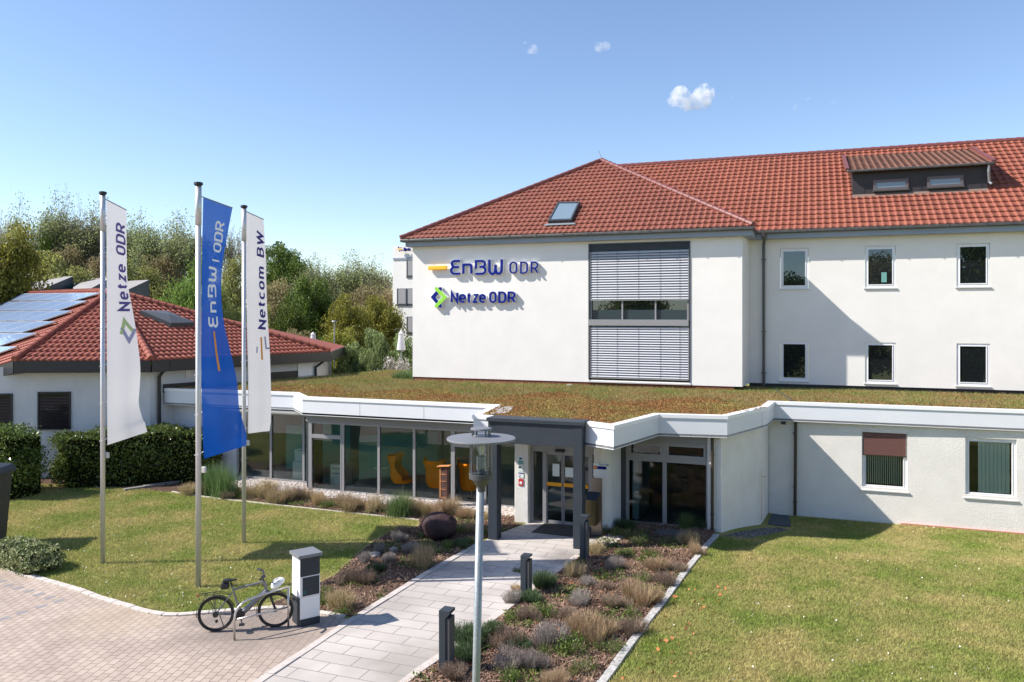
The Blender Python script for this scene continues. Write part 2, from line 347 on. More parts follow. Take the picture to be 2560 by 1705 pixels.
def ribbon(pts, w, closed=False):
    """left/right vertices of a mitred stroke"""
    P = [Vector(p) for p in pts]
    Q = [P[0]]
    for p in P[1:]:
        if (p-Q[-1]).length > 1e-4: Q.append(p)
    if closed and (Q[0]-Q[-1]).length < 1e-3: Q.pop()
    P = Q; n = len(P); Lf, Rt = [], []
    for i in range(n):
        a = P[i]-P[i-1] if (i > 0 or closed) else P[1]-P[0]
        b = P[(i+1) % n]-P[i] if (i < n-1 or closed) else P[-1]-P[-2]
        a.normalize(); b.normalize(); na = Vector((-a.y, a.x)); nb = Vector((-b.y, b.x)); m = na+nb
        if m.length < 1e-3: m = na
        m.normalize(); k = min(w*1.6, w/2/max(.25, m.dot(na)))
        Lf.append(P[i]+m*k); Rt.append(P[i]-m*k)
    return Lf, Rt
def text_strokes(txt, w):
    x = 0; out = []
    for ch in txt:
        adv, st = GL[ch]
        for cl, pts in st: out.append((cl, [(x+p[0], p[1]) for p in pts]))
        x += adv+w*1.25
    return out, x-w*1.25-(0.06 if txt else 0)
def draw_strokes(mb, strokes, w, mapf, d0, d1, sub=0):
    """mapf(u, v, depth) -> world point"""
    for si, (cl, pts) in enumerate(strokes):
        if sub:
            q = []
            n = len(pts)
            for i in range(n if cl else n-1):
                a, b = Vector(pts[i]), Vector(pts[(i+1) % n]); k = max(1, int((b-a).length/sub))
                q += [tuple(a+(b-a)*j/k) for j in range(k)]
            if not cl: q.append(pts[-1])
            pts = q
        A, B = ribbon(pts, w, cl); n = len(A); e = .0006*si
        if d1 is None:
            vs = [mapf(p.x, p.y, d0+e) for p in A]+[mapf(p.x, p.y, d0+e) for p in B]
            mb.add(vs, [(i, n+i, n+(i+1) % n, (i+1) % n) for i in range(n if cl else n-1)]); continue
        vs = [mapf(p.x, p.y, d0) for p in A]+[mapf(p.x, p.y, d0) for p in B]+[mapf(p.x, p.y, d1+e) for p in A]+[mapf(p.x, p.y, d1+e) for p in B]
        fs = []
        for i in range(n if cl else n-1):
            j = (i+1) % n
            fs += [(2*n+i, 3*n+i, 3*n+j, 2*n+j), (i, 2*n+i, 2*n+j, j), (n+i, n+j, 3*n+j, 3*n+i), (i, j, n+j, n+i)]
        if not cl: fs += [(0, n, 3*n, 2*n), (n-1, 3*n-1, 4*n-1, 2*n-1)]
        mb.add(vs, fs)
# ================================================================== GROUND
def lawn_mat():
    m = mat('lawn', (.30, .26, .105), .95, .1, col2=(.19, .22, .055), vs=.55, var=.35, vs2=30, bump=.6, bs=60, bd=.02, detail=8)
    return m
M['lawn'] = lawn_mat()
def grid_ground():
    xs = sorted(set([-700, -400, -250, -160, -110, -80, -60, -45]+[x*1.0 for x in range(-36, -6)]+[x*.5 for x in range(-12, 28)]+[16, 20, 30, 50, 90, 160, 300, 700]))
    ys = sorted(set([-400, -200, -100, -60, -40, -20, -8, 0]+[y*1.0 for y in range(4, 20)]+[y*.5 for y in range(40, 64)]+[34, 38, 44, 52, 60, 68, 76, 84, 92, 100, 110, 120, 135, 150, 200, 300, 500, 900]))
    def hz(x, y):
        d = -S_*x+C_*y
        return 0 if y < 34 else 7*ss((d-68)/60)*ss((60-x)/60)
    V = [(x, y, gz(x, y)+hz(x, y)) for y in ys for x in xs]; n = len(xs)
    Fc = [(j*n+i, j*n+i+1, (j+1)*n+i+1, (j+1)*n+i) for j in range(len(ys)-1) for i in range(n-1)]
    me = bpy.data.meshes.new('ground'); me.from_pydata(V, [], Fc); o = link('ground', me, 'lawn', smooth=True); tag(o, kind='structure')
    return hz
HZ = grid_ground()
# paved yard: rows run about 15 degrees off the depth axis
def brickmat(name, rot, bw, bh, c1, c2, cm, ms, off=.5, stain=None, origin=(0, 0), squash=1):
    m = bpy.data.materials.new(name); m.use_nodes = True; nt = m.node_tree; N = nt.nodes; K = nt.links.new; b = N['Principled BSDF']; b.inputs['Roughness'].default_value = .88; b.inputs['Specular IOR Level'].default_value = .25
    tc = N.new('ShaderNodeTexCoord'); mp = N.new('ShaderNodeMapping'); mp.inputs['Rotation'].default_value = (0, 0, rot); mp.inputs['Location'].default_value = (origin[0], origin[1], 0)
    K(tc.outputs['Object'], mp.inputs[0]); br = N.new('ShaderNodeTexBrick'); K(mp.outputs[0], br.inputs['Vector'])
    br.offset = off; br.squash = 1; br.inputs['Scale'].default_value = 1; br.inputs['Brick Width'].default_value = bw; br.inputs['Row Height'].default_value = bh
    br.inputs['Mortar Size'].default_value = ms; br.inputs['Mortar Smooth'].default_value = .3; br.inputs['Bias'].default_value = 0
    br.inputs['Color1'].default_value = (*c1, 1); br.inputs['Color2'].default_value = (*c2, 1); br.inputs['Mortar'].default_value = (*cm, 1)
    src = br.outputs['Color']
    n = N.new('ShaderNodeTexNoise'); n.inputs['Scale'].default_value = 1.1; n.inputs['Detail'].default_value = 7; K(tc.outputs['Object'], n.inputs['Vector'])
    mr = N.new('ShaderNodeMapRange'); mr.inputs[1].default_value = .3; mr.inputs[2].default_value = .7; mr.inputs[3].default_value = .84; mr.inputs[4].default_value = 1.08; K(n.outputs[0], mr.inputs[0])
    hs = N.new('ShaderNodeHueSaturation'); K(mr.outputs[0], hs.inputs['Value']); K(src, hs.inputs['Color']); src = hs.outputs[0]
    for (sx, sy, sr, amt, sc) in (stain or []):      # weathered patches with a shape of their own
        vm = N.new('ShaderNodeVectorMath'); vm.operation = 'DISTANCE'; K(tc.outputs['Object'], vm.inputs[0]); vm.inputs[1].default_value = (sx, sy, 0)
        nn = N.new('ShaderNodeTexNoise'); nn.inputs['Scale'].default_value = 2.2; nn.inputs['Detail'].default_value = 6; K(tc.outputs['Object'], nn.inputs['Vector'])
        ad = N.new('ShaderNodeMath'); ad.operation = 'MULTIPLY_ADD'; K(nn.outputs[0], ad.inputs[0]); ad.inputs[1].default_value = -sr*1.6; K(vm.outputs['Value'], ad.inputs[2])
        m2 = N.new('ShaderNodeMapRange'); m2.inputs[1].default_value = sr*.35; m2.inputs[2].default_value = -sr*.35; m2.inputs[3].default_value = 0; m2.inputs[4].default_value = amt; K(ad.outputs[0], m2.inputs[0])
        mx = N.new('ShaderNodeMix'); mx.data_type = 'RGBA'; K(m2.outputs[0], mx.inputs[0]); K(src, mx.inputs[6]); mx.inputs[7].default_value = (*sc, 1); src = mx.outputs[2]
    K(src, b.inputs['Base Color'])
    bp = N.new('ShaderNodeBump'); bp.inputs['Strength'].default_value = .5; bp.inputs['Distance'].default_value = .01; bp.invert = True
    K(br.outputs['Fac'], bp.inputs['Height']); K(bp.outputs[0], b.inputs['Normal'])
    return m
M['pavers'] = brickmat('pavers', R(-105-0), .235, .152, (.46, .375, .315), (.40, .32, .27), (.21, .15, .115), .008,
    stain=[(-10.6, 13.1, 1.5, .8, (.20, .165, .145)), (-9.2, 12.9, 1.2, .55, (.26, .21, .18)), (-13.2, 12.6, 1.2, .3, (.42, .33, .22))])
KERB = [(-40, 16.0), (-22, 14.35), (-18.4, 13.82), (-17.4, 13.62), (-16.45, 13.5), (-15.5, 13.33), (-14.4, 13.08), (-13.6, 12.95), (-12.94, 12.82), (-12.5, 12.83), (-12.2, 12.93), (-11.87, 13.14), (-11.5, 13.38), (-11.0, 13.75), (-10.6, 13.98), (-10.2, 14.05), (-9.4, 14.05), (-8.87, 14.05)]
mb = MB(); poly = [(-40, -12)]+[(-8.74, -12)]+[(-8.74, 14.05)]+[(p[0], p[1]) for p in KERB[::-1][1:]]
mb.prism(poly, -.03, .004); o = mb.build('paved_yard', 'pavers'); tag(o, kind='structure')
# a few grey pavers set in a row
r_ = R(-14); mb = MB()
def paver(px, py, mb=mb):
    c = PG(px, py, .006); u = Vector((math.sin(R(15)), math.cos(R(15)), 0))*.11; v = Vector((math.cos(R(15)), -math.sin(R(15)), 0))*.071
    mb.prism([(c+u+v)[:2], (c+u-v)[:2], (c-u-v)[:2], (c-u+v)[:2]], 0.0, .0075)
for x, y in [(107, 322), (240, 356), (370, 398), (500, 440), (632, 482), (760, 523), (528, 597), (275, 672), (45, 750), (10, 275)]: paver(x/5.14, 1400+y/5.14)
tag(mb.build('grey_pavers', mat('grey_paver', (.27, .25, .25), .9, .2, var=.1)), kind='structure')
# path of large slabs: rows parallel to the facade
LE = [(-8.72, -2), (-8.72, 14.0), (-8.62, 17), (-8.42, 19.8), (-8.3, 20.8), (-7.9, 22.3), (-7.85, 22.75)]
RE = [(-5.0, 22.75), (-5.35, 20.2), (-5.62, 19.8), (-5.88, 17.2), (-6.03, 15.5), (-6.3, 13.0), (-6.45, 12), (-6.5, -2)]
M['slabs'] = brickmat('path_slabs', 0, .80, .38, (.50, .455, .42), (.46, .415, .385), (.20, .18, .165), .009, origin=(.0, .0),
    stain=[(-8.3, 15.5, 1.2, .32, (.22, .20, .18)), (-6.4, 12.6, 1.2, .6, (.25, .23, .2)), (-5.9, 19.6, .7, .55, (.16, .14, .13)), (-8.2, 18.2, 1.1, .35, (.2, .18, .17)), (-6.1, 14.6, .8, .3, (.3, .27, .24))])
mb = MB(); mb.prism(LE+RE, -.02, .012); tag(mb.build('path', 'slabs'), kind='structure')
mb = MB(); mb.prism([(-7.45, 21.4), (-5.5, 21.35), (-5.3, 22.6), (-7.4, 22.6)], .010, .019); tag(mb.build('door_mat', mat('doormat', (.075, .07, .068), .98, .1, var=.3, vs=20)), 'dark rectangular entrance mat set in the slabs before the sliding door', 'door mat')
# kerbs: stone by stone in one sheet each side
def stones(name, pts, w, ln, m, z0=-.1, z1=.035, gap=.012, jit=.006):
    mb = MB(); P = [Vector((p[0], p[1], 0)) for p in pts]; seg = []; acc = [0]
    for a, b in zip(P, P[1:]): acc.append(acc[-1]+(b-a).length)
    def at(s):
        for i in range(len(P)-1):
            if s <= acc[i+1] or i == len(P)-2: return P[i].lerp(P[i+1], (s-acc[i])/(acc[i+1]-acc[i]))
    s = 0
    while s < acc[-1]-gap*3:
        e = min(s+ln*random.uniform(.93, 1.07), acc[-1]); a, b = at(s+gap/2), at(e-gap/2); h = z1+random.uniform(-jit, jit); g = gz(a.x, a.y)
        mb.bar((a.x, a.y, g+(z0+h)/2), (b.x, b.y, g+(z0+h)/2), w*random.uniform(.95, 1.05), h-z0); s = e
    o = mb.build(name, m, bevel=.006); tag(o, kind='structure'); return o
stones('kerb', [(p[0], p[1]+.08) for p in KERB[:-5]]+[(-10.65, 14.03), (-10.2, 14.12), (-9.4, 14.12), (-8.95, 14.12)], .15, .30, 'kerb')
stones('path_edge', LE[:4], .16, .8, 'kerb', z1=.03); stones('path_edge', RE[::-1][:-2], .16, .8, 'kerb', z1=.03)
stones('bed_edging', [(-3.5, 9), (-3.29, 13.16), (-3.22, 14.2), (-3.11, 15.86), (-2.95, 17.83), (-2.79, 20.15), (-2.62, 22.0), (-2.5, 22.95)], .15, .34, 'granite', z1=.05, jit=.012)
stones('bed_edging', [(-20.9, 21.97), (-19.53, 21.72), (-17.65, 21.63), (-15.93, 21.6), (-13.6, 21.56), (-11.05, 21.53)], .05, 1.0, 'kerb', z1=.03, jit=.002)
stones('bed_edging', [(-22.6, 21.5), (-21.9, 22.9), (-21.6, 24.6)], .22, .7, 'shaded_stone', z0=-.1, z1=.09, jit=.02)
# planting beds
BED_L = [(-8.8, 14.18), (-10.2, 14.18), (-10.62, 14.12), (-10.83, 14.3), (-10.7, 14.9), (-10.6, 16.3), (-10.96, 17.8), (-11.2, 19.2), (-11.2, 20.3), (-10.75, 20.9), (-11.05, 21.55), (-20.9, 21.99), (-20.6, 23.4), (-16.6, 23.15), (-8.3, 22.95), (-8.35, 22.3), (-8.0, 22.2), (-8.42, 20.6), (-8.52, 19.8), (-8.7, 17)]
BED_R = [(-6.35, 9), (-6.35, 12), (-6.2, 13), (-5.93, 15.5), (-5.78, 17.2), (-5.53, 19.8), (-5.25, 20.3), (-5.5, 21.5), (-5.5, 23.6), (-2.6, 23.6), (-2.56, 22.95), (-2.87, 20.15), (-3.03, 17.83), (-3.19, 15.86), (-3.3, 14.2), (-3.37, 13.16), (-3.5, 9)]
def bed(name, poly, z): mb = MB(); mb.prism(poly, -.05, z); tag(mb.build(name, 'mulch'), kind='structure')
bed('flower_bed', [(-27.5, 20.2), (-22.3, 21.6), (-21.0, 21.9), (-20.6, 23.6), (-20.6, 24.6), (-23, 24.5), (-28, 22.4)], .008); bed('flower_bed', BED_L, .010); bed('flower_bed', BED_R, .014)
def chips(poly, n, sz, m, name, zf=lambda X, Y: .02, up=3.0, asp=.45):
    X, Y = scatter(poly, n); P = np.stack([X, Y, zf(X, Y)+RNG.random(len(X))*.03], 1)
    nn = len(P); a = RNG.random(nn)*6.28; tl = RNG.normal(size=nn)*.35; d = unit(np.stack([np.cos(a), np.sin(a), tl], 1)); e = unit(np.stack([-np.sin(a), np.cos(a), RNG.normal(size=nn)*.35], 1))
    s = sz*(.5+RNG.random((nn, 1))); V = np.empty((nn, 4, 3)); V[:, 0] = P-d*s/2; V[:, 1] = P+e*s*asp/2; V[:, 2] = P+d*s/2; V[:, 3] = P-e*s*asp/2
    return npmesh(name, V.reshape(-1, 3), 4, m)
tag(chips(BED_L, 36000, .06, 'chip', 'bark_mulch'), 'brown bark mulch chips spread over the beds left of the path', 'mulch', kind='stuff')
tag(chips(BED_R, 60000, .06, 'chip', 'bark_mulch'), 'brown bark mulch chips spread over the bed right of the path', 'mulch', kind='stuff')
# pebble strip along the glass front, gravel strip by the angled wall
def pebbles(poly, n, r, m, name, zf):
    X, Y = scatter(poly, n); ico = bmesh.new(); bmesh.ops.create_icosphere(ico, subdivisions=1, radius=1); iv = np.array([v.co[:] for v in ico.verts]); fi = np.array([[v.index for v in f.verts] for f in ico.faces]); ico.free()
    V = []; rn = []
    for x, y in zip(X, Y):
        s = r*(.6+RNG.random()*.8)*np.array([1+RNG.random()*.5, 1, .6]); a = RNG.random()*6.28; q = iv*s*(1+RNG.normal(size=(len(iv), 1))*.12); c_, s_ = math.cos(a), math.sin(a)
        q = np.stack([q[:, 0]*c_-q[:, 1]*s_+x, q[:, 0]*s_+q[:, 1]*c_+y, q[:, 2]+zf(x, y)+RNG.random()*r*.5], 1); V.append(q[fi].reshape(-1, 3)); rn.append(np.full(len(fi), RNG.random()))
    return npmesh(name, np.concatenate(V), 3, m, rnd=np.concatenate(rn))
STRIP = [(-20.6, 23.5), (-20.5, 24.65), (-16.7, 24.65), (-16.7, 23.85), (-8.4, 23.85), (-8.4, 22.9), (-12, 23.05), (-16.6, 23.2)]
tag(pebbles(STRIP, 7000, .05, 'pebble', 'white_pebbles', lambda x, y: .02), 'white pebble strip between the glass front and the planting', 'pebbles', kind='stuff')
tag(pebbles([(-5.55, 20.9), (-5.2, 22.2), (-4.8, 22.3), (-5.0, 20.9)], 260, .04, 'pebble', 'white_pebbles', lambda x, y: .03), 'small white pebble patch beside the bronze letterbox stand', 'pebbles', kind='stuff')
mb = MB(); mb.prism([(-20.7, 23.3), (-20.5, 24.7), (-16.6, 24.7), (-16.6, 23.95), (-8.3, 23.95), (-8.3, 22.9), (-12, 22.95), (-16.6, 23.1)], -.05, .018); tag(mb.build('gravel_bed', mat('gravel_base', (.45, .40, .37), .9, .2, var=.3, vs=20)), kind='structure')
tag(pebbles([(-2.45, 22.9), (-2.25, 23.2), (-1.35, 25.6), (-.9, 25.9), (-.6, 25.5), (-1.7, 23.1)], 2600, .025, 'gravel', 'dark_gravel', lambda x, y: gz(x, y)+.01), 'dark gravel strip along the foot of the angled wall', 'gravel', kind='stuff')
mb = MB(); mb.prism([(-1.3, 26.2), (-.62, 26.2), (-.7, 27.6), (-1.25, 27.6)], gz(-1, 27)-.1, gz(-1, 27)+.06); tag(mb.build('slate_slab', mat('slate', (.06, .075, .09), .7, .4, var=.1), bevel=.01), 'dark slate slab lying in the corner under the annex fascia', 'slab')
mb = MB(); mb.prism([(-4.15, 22.35), (-3.3, 22.3), (-3.25, 22.85), (-4.1, 22.9)], 0, .09); tag(mb.build('stone_slab', mat('slab', (.11, .10, .10), .8, .3, var=.2), bevel=.01), 'dark stone slab in the bed below the right glass bay', 'slab')
# turf blades (stuff)
LAWN_L = [(-40, 17), (-22, 14.55)]+[(p[0], p[1]+.2) for p in KERB[2:13]]+[(-11.0, 13.95), (-10.95, 14.3), (-10.8, 14.9), (-10.68, 16.3), (-11.05, 17.8), (-11.3, 19.2), (-11.3, 20.3), (-10.85, 20.9), (-11.1, 21.48), (-17.65, 21.55), (-19.5, 21.62), (-22, 21.9), (-27, 21.2), (-32, 19)]
LAWN_R = [(-3.35, 10.5), (-3.18, 13.16), (-3.1, 14.2), (-3.0, 15.86), (-2.84, 17.83), (-2.68, 20.15), (-2.4, 22.9), (-1.6, 23.3), (-.6, 25.6), (-.5, 27.7), (10.5, 27.9), (10, 22), (8, 15), (6, 10.5)]
def vz(X, Y): return np.array([gz(x, y) for x, y in zip(X, Y)])
M['blade'] = mat('grass_blade', (.50, .43, .18), .85, .25, col2=(.27, .33, .075), vs=.55, transl=.3, attr=.4, detail=9, var=.15, vs2=7)
M['blade']['n'] = 1
def turf(poly, n, name, label, h=.05, w=.016):
    X, Y = scatter(poly, n); P = np.stack([X, Y, vz(X, Y)-.004], 1)
    return tag(npmesh(name, blades(P, h, w, .7), 3, 'blade'), label, 'grass', kind='stuff')
turf(LAWN_L, 620000, 'grass', 'short mown grass with dry patches round the flagpoles')
turf(LAWN_R, 1150000, 'grass', 'short mown grass of the lawn right of the planting bed')
M['daisy'] = mat('daisy', (.75, .74, .66), .8, .2); M['leaf_dry'] = mat('fallen_leaf', (.52, .20, .08), .8, .2, attr=.3)
def flecks(poly, n, sz, m, name, label, clump=None, z=.05):
    X, Y = scatter(poly, n)
    if clump:
        k = np.zeros(len(X), bool)
        for (cx, cy, r, p) in clump: k |= (np.hypot(X-cx, Y-cy) < r*(.4+RNG.random(len(X))*.8)) & (RNG.random(len(X)) < p)
        k |= RNG.random(len(X)) < .05
        X, Y = X[k], Y[k]
    P = np.stack([X, Y, vz(X, Y)+z], 1); V = leaves(P, sz, .9, 0, .4)
    return tag(npmesh(name, V, 4, m), label, 'flowers' if m == 'daisy' else 'leaves', kind='stuff')
flecks(LAWN_L, 9000, .03, 'daisy', 'daisies', 'tiny white daisies scattered over the lawn by the flagpoles', [(-12.8, 13.3, 1.1, .9), (-13.2, 14.4, .8, .6), (-15.5, 13.8, .8, .4), (-17.5, 16, 2, .12), (-13, 16, 2, .1)])
flecks(LAWN_R, 5000, .03, 'daisy', 'daisies', 'tiny white daisies scattered over the right lawn', [(-.5, 17, 1.2, .25), (1.5, 16, 1.5, .2), (-1, 13.5, 1.2, .3), (.8, 14.5, 1.2, .3)])
flecks([(-3.1, 12.2), (-2.95, 15.86), (-2.8, 18.83), (-1.6, 18.6), (-2.0, 14), (-2.4, 12.2)], 90, .07, 'leaf_dry', 'fallen_leaves', 'orange dry leaves fallen on the lawn edge beside the granite edging', z=.055)
flecks(BED_R, 260, .065, 'leaf_dry', 'fallen_leaves', 'orange dry leaves caught between the plants right of the path', z=.05)
# ================================================================== ANNEX (flat green roof)
ZT, ZB = 3.33, 2.70
EDGE = [(-23.45, 24.25), (-17.72, 24.55), (-16.55, 23.42), (-9.38, 23.42), (-9.0, 20.88), (-5.70, 20.66), (-4.78, 20.2), (-4.12, 22.98), (-2.24, 23.27), (-1.30, 26.0), (-1.17, 27.62), (13, 27.85)]
annex = empty('annex_building', (-10, 24, 0), 'low white annex with a planted flat roof and glass entrance front', 'building')
mb = MB(); strip(mb, EDGE, 0, .06, ZB, ZT-.10); mb.build('fascia', 'fascia', annex)
mb = MB(); strip(mb, EDGE, -.03, .22, ZT-.10, ZT); mb.build('coping', 'coping', annex)
mb = MB(); strip(mb, EDGE, .16, .20, ZT-.5, ZT-.1); mb.build('parapet_inner', 'soffit', annex)
# hairline seams in the fascia
for px, py in ((900, 1035), (1059, 1040), (1906, 1040)):
    mb = MB()
    for (a, b) in zip(EDGE, EDGE[1:]):
        for k in range(200):
            p = Vector((a[0]+(b[0]-a[0])*k/200, a[1]+(b[1]-a[1])*k/200, 3.0)); d = -S_*p.x+C_*p.y; u = CX+F*(C_*p.x+S_*p.y)/d
            if abs(u-px) < 1.2:
                t = (Vector(b)-Vector(a)).normalized(); mb.bar((p.x, p.y, ZB+.01), (p.x, p.y, ZT-.12), .008, .008, up=Vector((t.x, t.y, 0))); mb.build('fascia_seam', 'soffit', annex); break
        else: continue
        break
ROOF = [(-23.3, 24.4)]+[(p[0], p[1]) for p in offset_line(EDGE, .2)[1:-1]]+[(13, 28.1), (13, 32.75), (-2.7, 32.9), (-2.7, 31.2), (-16.2, 31.05), (-16.2, 36), (-20.2, 36), (-20.9, 32.3), (-22.9, 25.2)]
mb = MB(); mb.prism(EDGE+[(13, 33), (-2, 33), (-2.2, 31.3), (-16, 31.3), (-16, 36), (-20.2, 36), (-23.4, 24.6)], ZB+.02, ZB+.08); mb.build('roof_soffit', 'soffit', annex)
M['sedum'] = mat('sedum', (.22, .125, .055), .95, .1, col2=(.20, .18, .065), vs=.55, var=.4, vs2=14, bump=1, bs=30, bd=.05, detail=8)
gx = np.arange(-23.6, 13.1, .2); gy = np.arange(19.9, 36.2, .2)
roof_o = None
bm = bmesh.new(); vs = [bm.verts.new((p[0], p[1], ZT-.03)) for p in ROOF]; bm.faces.new(vs)
bmesh.ops.triangulate(bm, faces=bm.faces[:]); bmesh.ops.subdivide_edges(bm, edges=bm.edges[:], cuts=2, use_grid_fill=True)
me = bpy.data.meshes.new('green_roof')
for v in bm.verts: v.co -= Vector((-10, 24, 0))
bm.to_mesh(me); bm.free(); link('green_roof', me, 'sedum', annex)
M['sedum_tuft'] = mat('sedum_tuft', (.33, .155, .065), .9, .15, col2=(.33, .26, .085), vs=.5, transl=.2, attr=.32, detail=8)
M['roofgrass'] = mat('roof_grass', (.36, .28, .14), .9, .15, col2=(.19, .27, .075), vs=.8, transl=.25, attr=.4, detail=8)
X, Y = scatter(ROOF, 620000); k = X < 7.5; X, Y = X[k], Y[k]
tag(npmesh('sedum', leaves(np.stack([X, Y, ZT-.02+RNG.random(len(X))*.05], 1), .038, .7), 4, 'sedum_tuft'), 'reddish brown and ochre sedum carpet covering the annex roof', 'sedum', kind='stuff')
X, Y = scatter(ROOF, 420000); g = (Y > 26.5+1.2*np.sin(X*1.3)) | (RNG.random(len(X)) < .13); k = (X < 7.5) & g & (RNG.random(len(X)) < .75); X, Y = X[k], Y[k]
tag(npmesh('roof_grass', blades(np.stack([X, Y, np.full(len(X), ZT-.02)], 1), .10, .012, .7), 3, 'roofgrass'), 'thin dry grass growing along the back of the green roof', 'grass', kind='stuff')
X, Y = scatter([(-17.4, 31.3), (-16.4, 31.2), (-16.2, 34), (-17.6, 35)], 9000)
tag(npmesh('tall_roof_grass', blades(np.stack([X, Y, np.full(len(X), ZT-.02)], 1), .30, .02, .5), 3, 'bedgrass'), 'tall green grass at the left corner of the big white wall', 'grass', kind='stuff')
tag(pebbles([(-8.98, 22.9), (-8.6, 23.1), (-8.2, 21.5), (-8.62, 21.2)], 300, .03, 'pebble', 'roof_gravel', lambda x, y: ZT+.01), 'pale gravel in the roof corner above the entrance canopy', 'gravel', kind='stuff')
tag(pebbles([(-2.05, 24.2), (-1.5, 25.6), (-1.15, 26.1), (-1.5, 25.0)], 120, .03, 'pebble', 'roof_gravel', lambda x, y: ZT+.01), 'pale gravel patch behind the white roof edge corner', 'gravel', kind='stuff')
mb = MB()
a, b = PG(1930, 968, ZT+.02), PG(1980, 1002, ZT+.02); mb.bar(a, b, .09, .03); tag(mb.build('roof_duct', 'gutter'), 'narrow metal strip crossing the green roof near the wall corner', 'metal strip')
tag(MB().box(-5.62, 28.1, ZT-.02, -5.32, 28.25, ZT+.05).build('roof_stone', 'pebble', bevel=.02), 'pale stone lying at the foot of the tall white wall', 'stone') if False else None
p = PG(1424, 965, ZT); tag(MB().box(p.x-.12, p.y-.06, ZT-.02, p.x+.12, p.y+.06, ZT+.08).build('roof_stone', 'pebble', bevel=.03), 'pale stone on the green roof at the foot of the white wall', 'stone')
# ---- glass front, left part (recessed section, corner, main section)
def vbar(mb, x, Y, w, z0, z1, d=.09): mb.box(x-w/2, Y-.03, z0, x+w/2, Y-.03+d, z1)
def glazing(Y, xs, z0, z1, wid=.09, doors=(), name='glass_front'):
    """xs: mullion centres; doors: bay indexes with a transom"""
    fr = MB(); gl = MB()
    for x in xs: vbar(fr, x, Y, wid, z0+.08, z1-.06)
    fr.box(xs[0]-wid/2, Y-.035, z0, xs[-1]+wid/2, Y+.07, z0+.08); fr.box(xs[0]-wid/2, Y-.035, z1-.06, xs[-1]+wid/2, Y+.07, z1)
    for i in range(len(xs)-1):
        a, b = xs[i]+wid/2, xs[i+1]-wid/2
        if i in doors:
            fr.box(a, Y-.045, 1.85, b, Y+.06, 1.98)
            gl.box(a, Y+.01, z0+.08, b, Y+.03, 1.85); gl.box(a, Y+.01, 1.98, b, Y+.03, z1-.06)
            for c in (a, b-.05): fr.box(c, Y-.04, 1.98, c+.05, Y+.05, z1-.06); fr.box(c, Y-.04, z0+.08, c+.05, Y+.05, 1.85)
        else: gl.box(a, Y+.01, z0+.08, b, Y+.03, z1-.06)
    w = fr.build(name, 'alu', annex); gl.build('pane', 'glass', w); return w
glazing(24.72, [-20.35, -18.84, -17.40, -16.72], .02, 2.5)
glazing(23.92, [-16.58, -15.22, -13.81, -12.46, -11.06, -9.9, -8.35], .0, 2.42, doors=(0, 4))
mb = MB(); mb.box(-16.74, 23.95, 0, -16.62, 24.75, 2.5); mb.build('corner_post', 'alu_dark', annex)
mb = MB(); mb.box(-20.6, 24.66, 2.5, -16.66, 24.8, 2.75); mb.box(-16.72, 23.86, 2.42, -8.2, 24.0, 2.75); mb.build('lintel', 'soffit', annex)
mb = MB(); mb.quad((-23.6, 24.72, 0), (-20.4, 24.72, 0), (-20.4, 24.72, 2.75), (-23.6, 24.72, 2.75)); mb.box(-20.46, 24.70, 0, -20.38, 25.0, 2.75); mb.build('wall', 'pav_wall', annex)
# interior of the lobby
mb = MB(); mb.box(-20.5, 23.98, -.02, -5.6, 30, .015); mb.build('interior_floor', 'carpet', annex)
mb = MB(); mb.box(-20.5, 29.9, 0, -5.6, 30, 2.75); mb.box(-20.55, 24.8, 0, -20.45, 30, 2.75); mb.build('interior_wall', 'int_wall', annex)
mb = MB(); mb.box(-20.5, 24.0, 2.6, -5.6, 30, 2.64); mb.build('interior_ceiling', 'ceiling', annex)
def screen(a, b, z0, z1, label, m='teal_panel'):
    mb = MB(); mb.bar((a[0], a[1], (z0+z1)/2), (b[0], b[1], (z0+z1)/2), .06, z1-z0); return tag(mb.build('room_divider', m, bevel=.01), label, 'room divider')
screen((-18.6, 25.3), (-16.6, 26.6), .35, 2.0, 'dark teal room divider behind the copier'); screen((-15.0, 24.6), (-12.9, 26.6), .35, 1.9, 'dark teal room divider left of the orange armchairs')
# copier
t = empty('copier', (-17.75, 25.3, 0), 'white office copier behind the recessed glass bay', 'copier')
MB().box(-18.1, 25.0, .05, -17.4, 25.6, .72).build('cabinet', 'white_cab', t, bevel=.02); MB().box(-18.05, 25.05, .72, -17.45, 25.55, 1.12).build('body', 'white_cab', t, bevel=.02)
mb = MB(); mb.bar((-18.05, 25.3, 1.14), (-17.45, 25.3, 1.22), .5, .06, ); mb.build('lid', 'white_cab', t, bevel=.01)
t = empty('filing_cabinet', (-15.95, 25.0, 0), 'white two drawer cabinet behind the glass door on the left', 'cabinet')
MB().box(-16.3, 24.75, .03, -15.72, 25.3, .78).build('body', 'white_cab', t, bevel=.02)
for z in (.45, .62): MB().box(-16.2, 24.72, z, -15.82, 24.748, z+.03).build('drawer_handle', 'alu', t)
t = empty('round_table', (-14.5, 25.3, 0), 'small round pale table inside left of the orange chairs', 'table')
MB().lathe([(.38, .70), (.40, .72), (.38, .74)], 24, (-14.5, 25.3, 0)).build('tabletop', 'white_cab', t); MB().lathe([(.22, .0), (.2, .02), (.03, .05), (.025, .70)], 12, (-14.5, 25.3, 0)).build('leg', 'steel', t)
